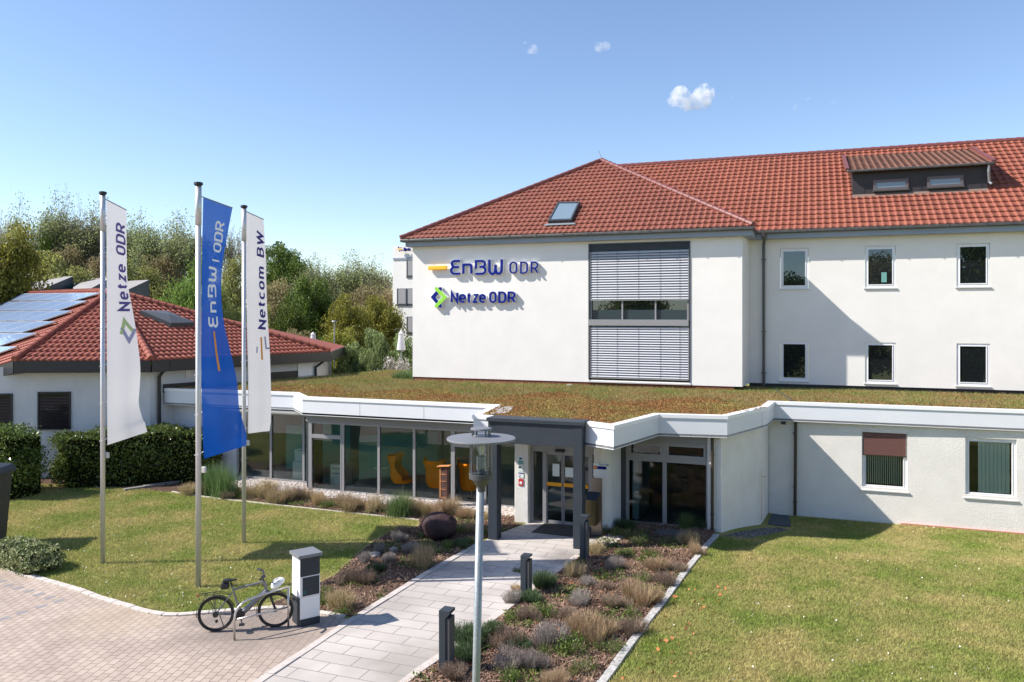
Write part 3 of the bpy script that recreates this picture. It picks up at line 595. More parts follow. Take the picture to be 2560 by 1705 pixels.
def armchair():
    t = empty('armchair', (0, 0, 0), 'x', 'armchair', 'orange wing chairs behind the glass front')
    # shell: back with wings curving round to the arms, open towards +x
    rows = [(.34, .30, 62), (.45, .37, 80), (.62, .40, 92), (.72, .38, 70), (.95, .36, 52), (1.12, .42, 66), (1.24, .44, 74), (1.30, .43, 70)]
    vs = []; n = 14
    for z, r, sp in rows:
        off = -.12*(z-.34)
        for k in range(n+1):
            a = R(180-sp*1.25+sp*2.5*k/n); vs.append((off+r*math.cos(a), r*.95*math.sin(a), z+ (.05 if abs(k-n/2) > n/2-2 and z > 1.1 else 0)))
    fs = [(i*(n+1)+k, i*(n+1)+k+1, (i+1)*(n+1)+k+1, (i+1)*(n+1)+k) for i in range(len(rows)-1) for k in range(n)]
    mb = MB(); mb.add(vs, fs); o = mb.build('backrest', 'orange_fabric', t, smooth=True); s = o.modifiers.new('s', 'SOLIDIFY'); s.thickness = .07; s.offset = 0; o.modifiers.new('u', 'SUBSURF').levels = 1
    mb = MB(); mb.lathe([(.1, .34), (.33, .36), (.37, .42), (.35, .48), (.1, .50)], 20); mb.build('seat', 'orange_fabric', t, smooth=True)
    mb = MB(); mb.lathe([(.022, .03), (.022, .35)], 10); mb.build('stem', 'steel', t)
    mb = MB()
    for k in range(4): a = R(45+90*k); mb.bar((0, 0, .03), (.28*math.cos(a), .28*math.sin(a), .02), .05, .025)
    mb.build('foot', 'steel', t); return t
ac = armchair(); ACH = [((-13.25, 24.62), -25, 'orange wing chair seen from its left side, beside the teal divider'), ((-11.85, 24.5), 200, 'middle orange wing chair with its back to the glass'), ((-10.62, 24.5), 165, 'orange wing chair behind the bay with the opening window'), ((-13.75, 26.6), 20, 'orange wing chair farthest back in the lobby')]
ACH = [(ACH[0][0], 10, ACH[0][2]), (ACH[1][0], 75, ACH[1][2]), (ACH[2][0], 95, ACH[2][2]), ACH[3]]
for i, (p, a, lb) in enumerate(ACH):
    o = ac if i == 0 else copy_tree(ac); o.location = (*p, .015); o.rotation_euler = (0, 0, R(a)); o['label'] = lb
# ---- entrance: left column, sliding door, right column
MB().box(-8.29, 22.32, 0, -7.86, 23.9, 2.75).build('column', 'render_low', annex, bevel=.02)
dr = MB(); dr.box(-7.86, 22.52, 2.12, -5.6, 22.62, 2.62); dr.box(-7.86, 22.5, 0, -7.76, 22.62, 2.12); dr.box(-7.47, 22.5, 0, -7.36, 22.62, 2.12); dr.box(-6.05, 22.5, 0, -5.95, 22.62, 2.12); dr.box(-7.76, 22.5, 0, -7.47, 22.6, .06)
df = dr.build('door_frame', 'alu', annex)
MB().box(-7.76, 22.55, .06, -7.47, 22.57, 2.12).build('pane', 'glass', df); MB().box(-5.95, 22.55, .06, -5.6, 22.57, 2.12).build('pane', 'glass', df)
for (a, b) in ((-7.36, -6.86), (-6.84, -6.05)):
    d = MB(); d.box(a, 22.53, .02, b, 22.57, .11); d.box(a, 22.53, 2.05, b, 22.57, 2.12); d.box(a, 22.53, .11, a+.035, 22.57, 2.05); d.box(b-.035, 22.53, .11, b, 22.57, 2.05)
    dd = d.build('sliding_door', 'alu', annex); MB().box(a+.035, 22.545, .11, b-.035, 22.56, 2.05).build('pane', 'glass', dd)
    MB().box(a+.02, 22.49, 1.13, b-.02, 22.525, 1.24).build('push_bar', 'yellow_bar', dd, bevel=.01)
    MB().box(*( (-7.17, 22.53, 1.42, -6.96, 22.542, 1.78) if a < -7 else (-6.78, 22.53, 1.42, -6.5, 22.542, 1.70))).build('notice', 'paper', dd)
MB().box(-7.08, 22.44, 2.14, -6.78, 22.53, 2.23).build('door_sensor', 'black', annex, bevel=.03)
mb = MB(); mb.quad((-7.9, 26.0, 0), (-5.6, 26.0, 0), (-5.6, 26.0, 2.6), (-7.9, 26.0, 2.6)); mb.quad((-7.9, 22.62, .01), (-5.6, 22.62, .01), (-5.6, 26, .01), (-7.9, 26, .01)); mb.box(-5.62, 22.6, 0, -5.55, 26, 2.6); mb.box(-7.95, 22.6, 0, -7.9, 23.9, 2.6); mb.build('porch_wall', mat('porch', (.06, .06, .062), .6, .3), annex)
MB().add(*(lambda p: ([(x, y, 0) for x, y in p]+[(x, y, 2.78) for x, y in p], [(i, (i+1) % len(p), len(p)+(i+1) % len(p), len(p)+i) for i in range(len(p))]))([(-5.86, 22.32), (-5.62, 22.18), (-5.5, 22.25), (-5.40, 22.5), (-5.33, 23.45), (-5.5, 23.9), (-5.9, 23.5)])).build('column', 'render_low', annex)
# canopy
can = empty('entrance_canopy', (-7, 20.5, 0), 'anthracite canopy frame on two square posts before the entrance', 'canopy')
MB().box(-8.33, 20.34, 0, -8.07, 20.68, 3.26).build('post', 'anthracite', can, bevel=.006); MB().box(-5.9, 20.32, 0, -5.65, 20.64, 3.26).build('post', 'anthracite', can, bevel=.006)
MB().box(-8.07, 20.33, 2.68, -5.9, 20.56, 3.26).build('beam', 'anthracite', can, bevel=.004)
MB().box(-8.36, 20.28, 3.262, -5.62, 20.9, 3.36).build('cap', 'anthracite', can, bevel=.006)
# white fascia piece stepping behind the canopy is part of EDGE; wall lamp under the eave etc.
# ---- right glass bay
def bay():
    Y = 23.52; fr = MB(); gl = MB(); xs = [-5.14, -4.04, -2.83]; z0, z1 = .0, 2.44
    for x, w in zip(xs, (.09, .12, .05)): vbar(fr, x, Y, w, z0, z1)
    fr.box(-5.14, Y-.035, z1-.04, -2.83, Y+.06, z1); fr.box(-5.14, Y-.035, 1.86, -2.83, Y+.06, 2.02); fr.box(-5.14, Y-.035, z0, -2.83, Y+.06, .05)
    for a, b in ((-5.09, -4.1), (-3.98, -2.86)):
        gl.box(a, Y+.01, .05, b, Y+.03, 1.86)
        gl.box(a+.06, Y+.01, 2.08, b-.06, Y+.03, z1-.1)
        fr.box(a, Y-.05, 2.02, b, Y+.05, 2.08); fr.box(a, Y-.05, z1-.1, b, Y+.05, z1-.041); fr.box(a, Y-.05, 2.08, a+.06, Y+.05, z1-.1); fr.box(b-.06, Y-.05, 2.08, b, Y+.05, z1-.1)
    w = fr.build('glass_bay', 'alu', annex); gl.build('pane', 'glass', w)
    MB().box(-5.34, Y-.02, 0, -5.19, Y+.2, 2.7).build('bay_post', 'alu_dark', annex)
    MB().box(-5.19, 23.45, 2.441, -2.81, 23.6, 2.75).build('lintel', 'soffit', annex)
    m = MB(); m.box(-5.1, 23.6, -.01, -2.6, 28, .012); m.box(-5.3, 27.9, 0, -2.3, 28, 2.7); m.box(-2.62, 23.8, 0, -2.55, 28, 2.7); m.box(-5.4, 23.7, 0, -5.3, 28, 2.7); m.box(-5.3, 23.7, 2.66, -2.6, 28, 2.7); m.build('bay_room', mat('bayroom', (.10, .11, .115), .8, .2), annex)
    MB().box(-5.05, 23.75, .05, -4.85, 25.4, 2.2).build('inner_panel', mat('bluepanel', (.16, .24, .27), .5, .4), annex)
    MB().box(-2.805, 23.42, 0, -2.62, 23.9, 2.72).build('pilaster', 'render_low', annex, bevel=.01)
bay()
# angled wall and right wall
ANG = [(-2.62, 23.47), (-2.42, 23.42), (-1.50, 26.05), (-1.36, 27.80), (13, 28.03)]
mb = MB()
for i in range(3):
    a, b = ANG[i], ANG[i+1]; mb.quad((*a, -.6), (*b, -.6), (*b, 2.75), (*a, 2.75))
mb.build('side_wall', 'render_low', annex)
def slopeY(x): return 27.80+(x+1.36)*.016
WA = (1.49, 2.80, .62, 2.44); WB = (4.40, 5.76, .60, 2.42)
mb = MB(); holewall(mb, -1.36, 13, -.7, 2.75, 27.84, [(WA[0], WA[1], WA[2]+.08, WA[3]), (WB[0], WB[1], WB[2]+.08, WB[3])], .2); mb.build('wall', 'render_low', annex)
MB().box(2.6, 27.78, -.6, 13, 27.84, -.36).build('plinth', mat('pinkplinth', (.48, .22, .17), .9, .2, var=.15), annex)
def pvc_window(par, x0, x1, z0, z1, Y, kind='dark', rec=.08, fw=.085, sill=True, bead=.0):
    f = MB(); y0 = Y+rec; y1 = y0+.06
    f.box(x0, y0, z0, x1, y1, z0+fw*1.25); f.box(x0, y0, z1-fw, x1, y1, z1); f.box(x0, y0, z0+fw*1.25, x0+fw, y1, z1-fw); f.box(x1-fw, y0, z0+fw*1.25, x1, y1, z1-fw)
    a, b, c, d = x0+fw, x1-fw, z0+fw*1.25, z1-fw; s = .03
    f.box(a, y0-.02, c, b, y0+.03, c+s); f.box(a, y0-.02, d-s, b, y0+.03, d); f.box(a, y0-.02, c+s, a+s, y0+.03, d-s); f.box(b-s, y0-.02, c+s, b, y0+.03, d-s)
    w = f.build('window', 'white_pvc', par, bevel=.004)
    MB().box(a+s, y0+.01, c+s, b-s, y0+.02, d-s).build('pane', 'dark_glass' if kind == 'dark' else 'glass', w)
    if sill: MB().box(x0-.06, Y-.05, z0-.05, x1+.05, y0+.0, z0-.01).build('sill', 'sill', w, bevel=.006)
    if kind != 'dark':
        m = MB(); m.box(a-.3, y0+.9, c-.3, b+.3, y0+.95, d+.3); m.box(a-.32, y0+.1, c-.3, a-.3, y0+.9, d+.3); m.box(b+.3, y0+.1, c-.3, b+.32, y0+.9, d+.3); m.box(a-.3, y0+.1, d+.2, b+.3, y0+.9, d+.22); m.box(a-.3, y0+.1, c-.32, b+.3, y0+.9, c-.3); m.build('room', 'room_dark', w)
    return w
wA = pvc_window(annex, *WA, 27.84, 'glass'); wB = pvc_window(annex, *WB, 27.84, 'glass')
m = MB(); x = WA[0]+.14
while x < WA[1]-.12:
    m.bar((x, 28.0, .8), (x, 28.0, 2.3), .012, .11, up=Vector((.25, 1, 0))); x += .062
m.build('vertical_blind', 'vblind', wA)
m = MB(); x = WB[0]+.42
while x < WB[1]-.12:
    m.bar((x, 28.0, .75), (x, 28.0, 2.3), .012, .112, up=Vector((.9, .35, 0))); x += .105
m.build('vertical_blind', 'vblind', wB)
m = MB()
for k in range(14):
    z = 1.73+k*.052; m.box(WA[0]+.04, 27.87, z, WA[1]-.04, 27.90+.004*(k % 2), z+.046)
m.build('roller_shutter', 'shutter', wA)
MB().box(WA[0]+.03, 27.86, 1.70, WA[1]-.03, 27.905, 1.728).build('shutter_bottom', 'brown_pipe', wA)
# downpipes on the annex
def pipe(par, name, pts, r, m, clips=()):
    mb = MB(); mb.tube(pts, r, 10)
    for z in clips: mb.lathe([(r+.012, -.02), (r+.012, .02)], 10, (pts[-1][0], pts[-1][1], z)) if not isinstance(z, tuple) else None
    return mb.build(name, m, par, smooth=False)
pipe(annex, 'downpipe', [(-.50, 27.75, 2.69), (-.52, 27.74, -.38)], .05, 'brown_pipe', (2.3, .55, .05))
pipe(annex, 'downpipe', [(-2.66, 23.36, 2.69), (-2.66, 23.36, .05)], .045, 'brown_pipe', (2.2, .5))
m = MB(); m.tube([(-1.47, 25.95, -.2), (-1.45, 25.95, 1.35)], .012, 6); m.tube([(-1.47, 25.9, 1.18), (-1.3, 25.75, 1.2)], .012, 6); m.build('garden_tap', 'steel', annex)
MB().box(-.95, 27.5, 2.6, -.8, 27.62, 2.69).build('wall_light', 'black', annex)
# signs on the annex columns
def sign_board(name, x0, x1, z0, z1, y, label, deco):
    t = empty(name, ((x0+x1)/2, y, z0), label, 'sign'); MB().box(x0, y-.012, z0, x1, y, z1).build('board', 'paper', t)
    for nm, m, a, b, c, d in deco: MB().box(x0+(x1-x0)*a, y-.016, z0+(z1-z0)*c, x0+(x1-x0)*b, y-.0125, z0+(z1-z0)*d).build(nm, m, t)
    return t
Yc = 22.315
def sp(x, y): p = PY(1150+x/3.364, 980+y/3.364, Yc); return p.x, p.z
(x0, z1), (x1, z0) = sp(488, 540), sp(534, 610); sign_board('notice_plate', x0, x1, z0, z1, Yc, 'small white and teal plate, topmost on the left column', [('print', 'teal_panel', .08, .92, .06, .5), ('print', 'sign_blue', .25, .75, .62, .85)])
(x0, z1), (x1, z0) = sp(488, 617), sp(534, 664); sign_board('notice_plate', x0, x1, z0, z1, Yc, 'small white plate with a dark round mark, second on the left column', [('print', 'anthracite', .1, .6, .5, .8)])
(x0, z1), (x1, z0) = sp(490, 668), sp(536, 722); sign_board('notice_plate', x0, x1, z0, z1, Yc, 'white plate with a blue stripe above the red plate', [('print', 'sign_blue', .05, .95, .68, .85), ('print', 'print_lilac', .1, .4, .1, .5)])
(x0, z1), (x1, z0) = sp(493, 728), sp(533, 788); t = sign_board('notice_plate', x0, x1, z0, z1, Yc, 'small red plate with a round white mark, lowest on the left column', [('print', 'mailred', 0, 1, 0, 1)])
MB().lathe([(.045, 0), (.045, .004)], 16, (0, 0, 0)).build('print', 'paper', t, local=True); t.children[-1].rotation_euler = (R(90), 0, 0); t.children[-1].location = (0, -.017, (z1-z0)*.42)
Yc = 22.12
(x0, z1), (x1, z0) = sp(1122, 595), sp(1234, 716)
t = sign_board('entrance_sign', x0, x1, z0, z1, Yc, 'white and grey company sign with a blue bar on the right column', [('panel', 'fascia', .02, .98, .03, .52), ('blue_bar', 'sign_blue', .30, .98, .56, .78), ('orange_square', 'mailred', .03, .27, .55, .79)])
MB().box(x0+.07*(x1-x0), Yc-.02, z0+.62*(z1-z0), x0+.22*(x1-x0), Yc-.0165, z0+.72*(z1-z0)).build('emblem', 'sign_orange', t)
for ln, (zz, s, tx) in enumerate(((.84, .05, 'Netze ODR'), (.16, .03, 'ODR'))):
    st, wd = text_strokes(tx, .15); m = MB(); k = s; draw_strokes(m, st, .14, lambda u, v, d: Vector((x0+(x1-x0)*(.45 if ln == 0 else .15)+u*k*.9, Yc-.014-d, z0+(z1-z0)*zz+v*k)), 0, None); m.build('lettering', 'sign_blue', t)
# letterbox stand
t = empty('letterbox_stand', (-5.6, 21.9, 0), 'bronze metal letterbox stand between canopy post and right column', 'letterbox')
MB().box(-5.80, 21.8, 0, -5.50, 21.86, 1.60).build('back_panel', 'bronze', t, bevel=.004)
MB().box(-5.86, 21.40, .36, -5.57, 21.79, 1.08).build('box', mat('bronze_dark', (.13, .105, .05), .25, .6, metal=.6), t, bevel=.01)
m = MB(); m.add([(-5.87, 21.38, 1.085), (-5.55, 21.38, 1.085), (-5.55, 21.8, 1.22), (-5.87, 21.8, 1.22), (-5.87, 21.8, 1.085), (-5.55, 21.8, 1.085)], [(0, 1, 2, 3), (0, 3, 4), (1, 5, 2), (0, 4, 5, 1), (2, 5, 4, 3)]); m.build('lid', mat('lid', (.03, .05, .08), .2, .6), t)
# ================================================================== TILED ROOFS
def tilemat(name, c1, c2, c3):
    m = mat(name, c1, .72, .35, col2=c2, vs=.45, attr=.08, var=.08, vs2=5, bump=.3, bs=30)
    return m
M['tile'] = tilemat('red_clay_tile', (.245, .078, .052), (.215, .068, .047), None); M['tile_main'] = tilemat('orange_clay_tile', (.28, .087, .054), (.245, .077, .049), None)
M['tile2'] = tilemat('orange_red_tile', (.33, .095, .062), (.29, .083, .056), None)
M['ridge'] = mat('ridge_tile', (.21, .065, .055), .45, .5, attr=.15, var=.15, vs=3)
M['tile_old'] = tilemat('weathered_tile', (.20, .095, .065), (.16, .08, .058), None)
def tile_face(name, m, parent, O, U, poly, tw, th, amp=.035, lift=.04):
    """pantiles over a planar face. O origin at the eave, U unit eave vector (to the right), poly = world corners (convex, first two on the eave)"""
    O = Vector(O); U = Vector(U).normalized(); P = [Vector(p) for p in poly]
    Nn = (P[1]-P[0]).cross(P[2]-P[0]).normalized()
    if Nn.z < 0: Nn = -Nn
    Vv = Nn.cross(U).normalized()
    if Vv.z < 0: Vv = -Vv
    uv = [((p-O).dot(U), (p-O).dot(Vv)) for p in P]
    u0, u1 = min(a for a, b in uv), max(a for a, b in uv); v0, v1 = min(b for a, b in uv), max(b for a, b in uv)
    prof = [(0, .0), (.10, .55), (.24, 1.), (.40, .72), (.58, .18), (.78, 0), (.95, .0)]
    nc = int((u1-u0)/tw)+2; nr = int((v1-v0)/th)+2
    us = []; 
    for c in range(nc):
        for f, h in prof: us.append((u0+(c+f)*tw, h, c))
    bm = bmesh.new(); lay = bm.faces.layers.float.new('rnd')
    for r in range(nr):
        vb = v0+r*th; rr = [random.random() for _ in range(nc+1)]; lo = []; mid = []; hi = []; fr = []
        for u, h, c in us:
            sc = -.04*h
            p = O+U*u
            fr.append(bm.verts.new(p+Vv*(vb+sc)+Nn*(-.01)))
            lo.append(bm.verts.new(p+Vv*(vb+sc)+Nn*(lift+amp*h)))
            hi.append(bm.verts.new(p+Vv*(vb+th+.01)+Nn*(.0+amp*h*.9)))
        for i in range(len(us)-1):
            for a, b in ((fr, lo), (lo, hi)):
                f = bm.faces.new((a[i], a[i+1], b[i+1], b[i])); f[lay] = rr[us[i][2]]; f.smooth = b is hi
    cen = sum(P, Vector())/len(P); n = len(P)
    for i in range(n):
        a, b = P[i], P[(i+1) % n]; pn = (b-a).cross(Nn).normalized()
        if pn.dot(cen-a) > 0: pn = -pn
        mrg = .05 if i == 0 else 0
        bmesh.ops.bisect_plane(bm, geom=bm.verts[:]+bm.edges[:]+bm.faces[:], plane_co=a+pn*mrg, plane_no=pn, clear_outer=True)
    off = absloc(parent)
    for v in bm.verts: v.co -= off
    me = bpy.data.meshes.new(name); bm.to_mesh(me); bm.free(); return link(name, me, m, parent)
def ridge(name, parent, a, b, r=.12, step=.38, m='ridge'):
    a, b = Vector(a), Vector(b); d = (b-a); Ln = d.length; d.normalize(); n = max(1, round(Ln/step)); mb = MB()
    for k in range(n):
        p = a+d*(Ln*k/n); q = a+d*(Ln*(k+1)/n+.03); mb.tube([p, q], [r*1.10, r*.93], 10)
    return mb.build(name, m, parent, smooth=False)
def plainface(name, m, parent, pts):
    mb = MB(); mb.add(pts, [tuple(range(len(pts)))]); return mb.build(name, m, parent)
# ================================================================== MAIN OFFICE BUILDING
office = empty('office_building', (-5, 33, 0), 'white rendered office wings with red tiled hip roof behind the annex', 'building')
FX0, FX1, FY = -16.23, -2.44, 31.0; MY = 32.7; GX = -2.31
WINX = (-8.36, -4.35, 3.57, 9.0)
mb = MB(); holewall(mb, FX0, FX1, 3.48, 9.25, FY, [WINX], .22); mb.build('front_wall', 'render_up', office)
MB().box(FX0+.03, FY+.03, 2.8, FX1-.03, FY+.2, 3.48).build('plinth', 'plinth', office)
MB().box(FX1-.3, FY+.03, 2.8, FX1-.03, MY+.2, 3.48).build('plinth', 'plinth', office)
mb = MB(); mb.quad((FX1, FY, 3.48), (GX+.01, MY+.1, 3.48), (GX+.01, MY+.1, 9.25), (FX1, FY, 9.25)); mb.build('side_wall', 'render_up', office)
mb = MB(); mb.quad((FX0, FY, 3.0), (FX0, 45, 3.0), (FX0, 45, 9.25), (FX0, FY, 9.25)); mb.build('side_wall', 'render_up', office)
wz = ((7.18, 8.72), (3.62, 5.14)); wx = ((-1.15, -.13), (1.86, 2.9), (4.89, 5.94), (7.9, 8.95), (10.9, 11.95))
mb = MB(); holewall(mb, GX, 14, 3.50, 9.25, MY, [(a, b, c, d) for a, b in wx for c, d in wz], .1); mb.build('main_wall', mat('warm_render', (.82, .785, .745), .9, .2, col2=(.78, .75, .71), vs=1.0, bump=.12, bs=9, bd=.02), office)
MB().box(GX, MY+.05, 2.8, 14, MY+.3, 3.50).build('plinth', 'black', office)
for i, (a, b) in enumerate(wx):
    for j, (c, d) in enumerate(wz):
        w = pvc_window(office, a+.01, b-.01, c, d, MY, 'dark', rec=.03, fw=.075)
        if j == 0:
            MB().box(a-.03, MY-.012, d, b+.03, MY+.03, d+.045).build('lintel_trim', 'render_low', w)
        if i == 1 and j == 0: MB().box(2.42, MY+.022, 7.38, 2.60, MY+.03, 7.75).build('paper_note', 'teal_panel', w)
# eaves: fascia boxes and gutters
FP = [(-16.42, 36), (-16.42, 30.7), (-2.06, 30.7), (-2.06, 32.33), (14, 32.33)]
mb = MB(); strip(mb, FP, 0, .32, 9.10, 9.30); mb.build('eave_fascia', 'grey_fascia', office)
GP = [(-16.62, 36), (-16.62, 30.55), (-1.98, 30.55), (-1.98, 32.2), (14, 32.2)]
mb = MB(); strip(mb, GP, 0, .15, 9.295, 9.42); o = mb.build('gutter', 'gutter', office, bevel=.03)
for i in range(12): MB().box(-16.2+i*1.15, 30.535, 9.30, -16.17+i*1.15, 30.56, 9.43).build('gutter_bracket', 'grey_pipe', office)
for i in range(9): MB().box(-1.2+i*1.15, 32.185, 9.30, -1.17+i*1.15, 32.21, 9.43).build('gutter_bracket', 'grey_pipe', office)
A0 = Vector((-9.33, 37.0, 13.45)); E0 = Vector((-16.6, 30.62, 9.42)); E1 = Vector((-2.02, 30.62, 9.42))
tile_face('roof', 'tile', office, E0, (1, 0, 0), [E0, E1, A0], .235, .39, .032, .046)
MR0 = Vector((-8.95, 40, 13.68)); ME0 = Vector((-2.02, 32.28, 9.40)); ME1 = Vector((14, 32.28, 9.40)); MR1 = Vector((14, 40, 13.68))
tile_face('roof', 'tile_main', office, ME0, (1, 0, 0), [Vector((-10.6, 32.28, 9.40)), ME1, MR1, Vector((-10.6, 40, 13.68))], .255, .47, .034, .05)
plainface('roof', 'tile', office, [E1, Vector((-2.02, 45, 9.42)), Vector((-9.33, 45, 13.44)), A0-Vector((0, 0, .01))])
plainface('roof', 'tile', office, [E0, A0-Vector((0, 0, .01)), Vector((-9.33, 45, 13.44)), Vector((-16.6, 45, 9.42))])
plainface('roof', 'tile', office, [MR0, MR1, Vector((14, 47.7, 9.4)), Vector((-8.95, 47.7, 9.4))])
ridge('hip_ridge', office, E0+Vector((-.02, 0, .06)), A0+Vector((0, 0, .05)), .11); ridge('hip_ridge', office, E1+Vector((0, 0, .07)), A0+Vector((0, 0, .05)), .10)
ridge('ridge', office, MR0+Vector((-.4, 0, .03)), MR1+Vector((0, 0, .03)), .12)
MB().lathe([(.16, -.06), (.13, .06), (.05, .10)], 12, tuple(A0+Vector((0, 0, .05)))).build('ridge_cap', 'ridge', office)
pa = A0+Vector((0, 0, .1)); MB().tube([pa, PY(1496, 376, 37.0)], .012, 5).build('lightning_rod', 'galv', office)
# hip end skylight
hn = (E1-E0).cross(A0-E0).normalized()
def on(px, py, lift=.0, p0=E0, n=hn): return PP(px, py, Vector(p0)+n*lift, n)
def zz3(x, y): return (1250+x/3.623, 350+y/3.623)
def roofwin(par, name, c, n, gm='dark_glass', fr=.1, h=.14):
    """c: four corners tl,tr,br,bl on the roof plane"""
    c = [Vector(q) for q in c]; cen = sum(c, Vector())/4; inn = [q+(cen-q).normalized()*fr*1.4 for q in c]
    mb = MB(); vs = [q for q in c]+[q+n*h for q in c]+[q+n*h for q in inn]+[q+n*(h-.03) for q in inn]
    fs = []
    for i in range(4):
        j = (i+1) % 4; fs += [(i, j, 4+j, 4+i), (4+i, 4+j, 8+j, 8+i), (8+i, 8+j, 12+j, 12+i)]
    mb.add(vs, fs); w = mb.build(name, 'alu_dark', par); mb = MB(); mb.add([q+n*(h-.03) for q in inn], [(0, 1, 2, 3)]); mb.build('pane', gm, w); return w
M['sky_pane'] = mat('skylight_pane', (.17, .23, .28), .05, .9)
roofwin(office, 'skylight', [on(*zz3(530, 585), .05), on(*zz3(728, 582), .05), on(*zz3(650, 750), .05), on(*zz3(437, 757), .05)], hn, 'sky_pane')
mb = MB(); q = [on(*zz3(420, 757), .09), on(*zz3(665, 748), .09), on(*zz3(690, 762), .09), on(*zz3(390, 775), .09)]; mb.add(q, [(0, 1, 2, 3)]); mb.build('skylight_apron', 'galv', office)
# dormer
dm = MB(); x0, x1, yf, zb, zt = 1.53, 6.27, 35.0, 10.7, 11.92
dm.add([(x0, yf, zb), (x1, yf, zb), (x1, yf, zt), (x0, yf, zt), (x0, 39.3, 13.2), (x1, 39.3, 13.2)], [(0, 1, 2, 3), (0, 3, 4), (1, 5, 2), (2, 5, 4, 3)])
do = dm.build('dormer', mat('dark_cladding', (.035, .03, .032), .5, .4), office)
for i in range(3):
    x = x0+.42+i*2.06; MB().box(x, yf-.012, zb+.35, x+.02, yf, zt).build('cladding_seam', 'blackmetal', do)
mb = MB(); mb.add([(x0-.02, yf-.03, zb+.30), (x1+.02, yf-.03, zb+.30), (x1+.02, yf-.22, zb+.02), (x0-.02, yf-.22, zb+.02)], [(0, 1, 2, 3)]); mb.build('apron', mat('brown_flashing', (.27, .19, .155), .4, .5, metal=.3), do)
dg = MB(); D0, D1 = Vector((1.36, 34.78, 11.93)), Vector((6.42, 34.78, 11.93)); dg.box(1.31, 34.68, 11.86, 6.47, 34.82, 11.96); dg.build('gutter', 'gutter', do, bevel=.03)
tile_face('dormer_roof', 'tile_old', do, D0, (1, 0, 0), [D0, D1, Vector((6.42, 39.2, 13.28)), Vector((1.36, 39.2, 13.28))], .25, .42, .03, .03)
for xx in (1.33, 6.45): MB().bar((xx, 34.72, 11.96), (xx, 39.2, 13.34), .14, .16).build('verge', 'ridge', do)
pipe(do, 'downpipe', [(6.28, 34.76, 11.86), (6.28, 34.8, 11.62), (6.33, 34.95, 11.25), (6.40, 34.9, 11.15)], .05, 'galv')
def zz2(x, y): return (1900+x/3.5636, 340+y/3.5636)
for (a, b, c, d) in ((1008, 372, 1322, 492), (1487, 342, 1812, 465)):
    p, q = PY(*zz2(a, (b+d)/2-3), 34.98), PY(*zz2(c, (b+d)/2-3), 34.98); zc = (PY(*zz2((a+c)/2, b+15), 34.98).z, PY(*zz2((a+c)/2, d-12), 34.98).z)
    f = MB(); X0, X1, Z1, Z0 = p.x, q.x, zc[0], zc[1]; fw = .1
    f.box(X0, 34.93, Z0, X1, 35.0, Z0+fw); f.box(X0, 34.93, Z1-fw, X1, 35.0, Z1); f.box(X0, 34.93, Z0+fw, X0+fw, 35.0, Z1-fw); f.box(X1-fw, 34.93, Z0+fw, X1, 35.0, Z1-fw)
    w = f.build('window', mat('dormer_frame', (.12, .10, .105), .45, .4), do); MB().box(X0+fw, 34.965, Z0+fw, X1-fw, 34.975, Z1-fw).build('pane', 'sky_pane', w); MB().box(X0-.03, 34.86, Z0-.05, X1+.03, 34.97, Z0).build('sill', 'gutter', w)
# downpipe at the inner corner
pp = MB(); pp.tube([(-1.72, 32.3, 9.32), (-1.72, 32.38, 9.1), (-1.76, 32.6, 8.9), (-1.76, 32.6, 3.4)], .055, 10); pp.lathe([(.13, 0), (.06, -.25)], 12, (-1.72, 32.28, 9.34))
for z in (8.3, 5.5, 3.9): pp.box(-1.85, 32.53, z, -1.67, 32.7, z+.03)
pp.build('downpipe', 'grey_pipe', office)
# big window with external blinds
def zz1(x, y): return (1400+x/3.733, 580+y/3.733)
X0, X1, Z0, Z1 = WINX
wf = MB()
wf.box(X0, FY-.03, Z0, X0+.05, FY+.2, Z1); wf.box(X1-.05, FY-.03, Z0, X1, FY+.2, Z1); wf.box(X0+.05, FY-.03, Z1-.04, X1-.05, FY+.2, Z1)
bw = wf.build('window', 'alu_dark', office)
MB().box(X0+.05, FY+.01, 8.70, X1-.06, FY+.06, 8.96).build('blind_box', 'anthracite', bw)
MB().box(X0+.0, FY-.06, 5.74, X1-.06, FY+.02, 5.98).build('middle_band', 'alu', bw, bevel=.005)
MB().box(X0-.04, FY-.09, Z0-.09, X1+.04, FY+.05, Z0-.03).build('sill', 'sill', bw, bevel=.008)
MB().box(X0+.05, FY+.14, Z0, X1-.05, FY+.15, Z1-.04).build('pane', 'dark_glass', bw)
MB().box(X0+.05, FY+.12, 5.98, X1-.05, FY+.138, 6.36).build('parapet_panel', mat('panel', (.03, .045, .05), .3, .5), bw)
mb = MB()
for x in (X0+.09, -7.0, -5.69, X1-.1): mb.box(x-.03, FY+.04, 5.98, x+.03, FY+.12, 6.8)
mb.build('mullion', 'alu', bw)
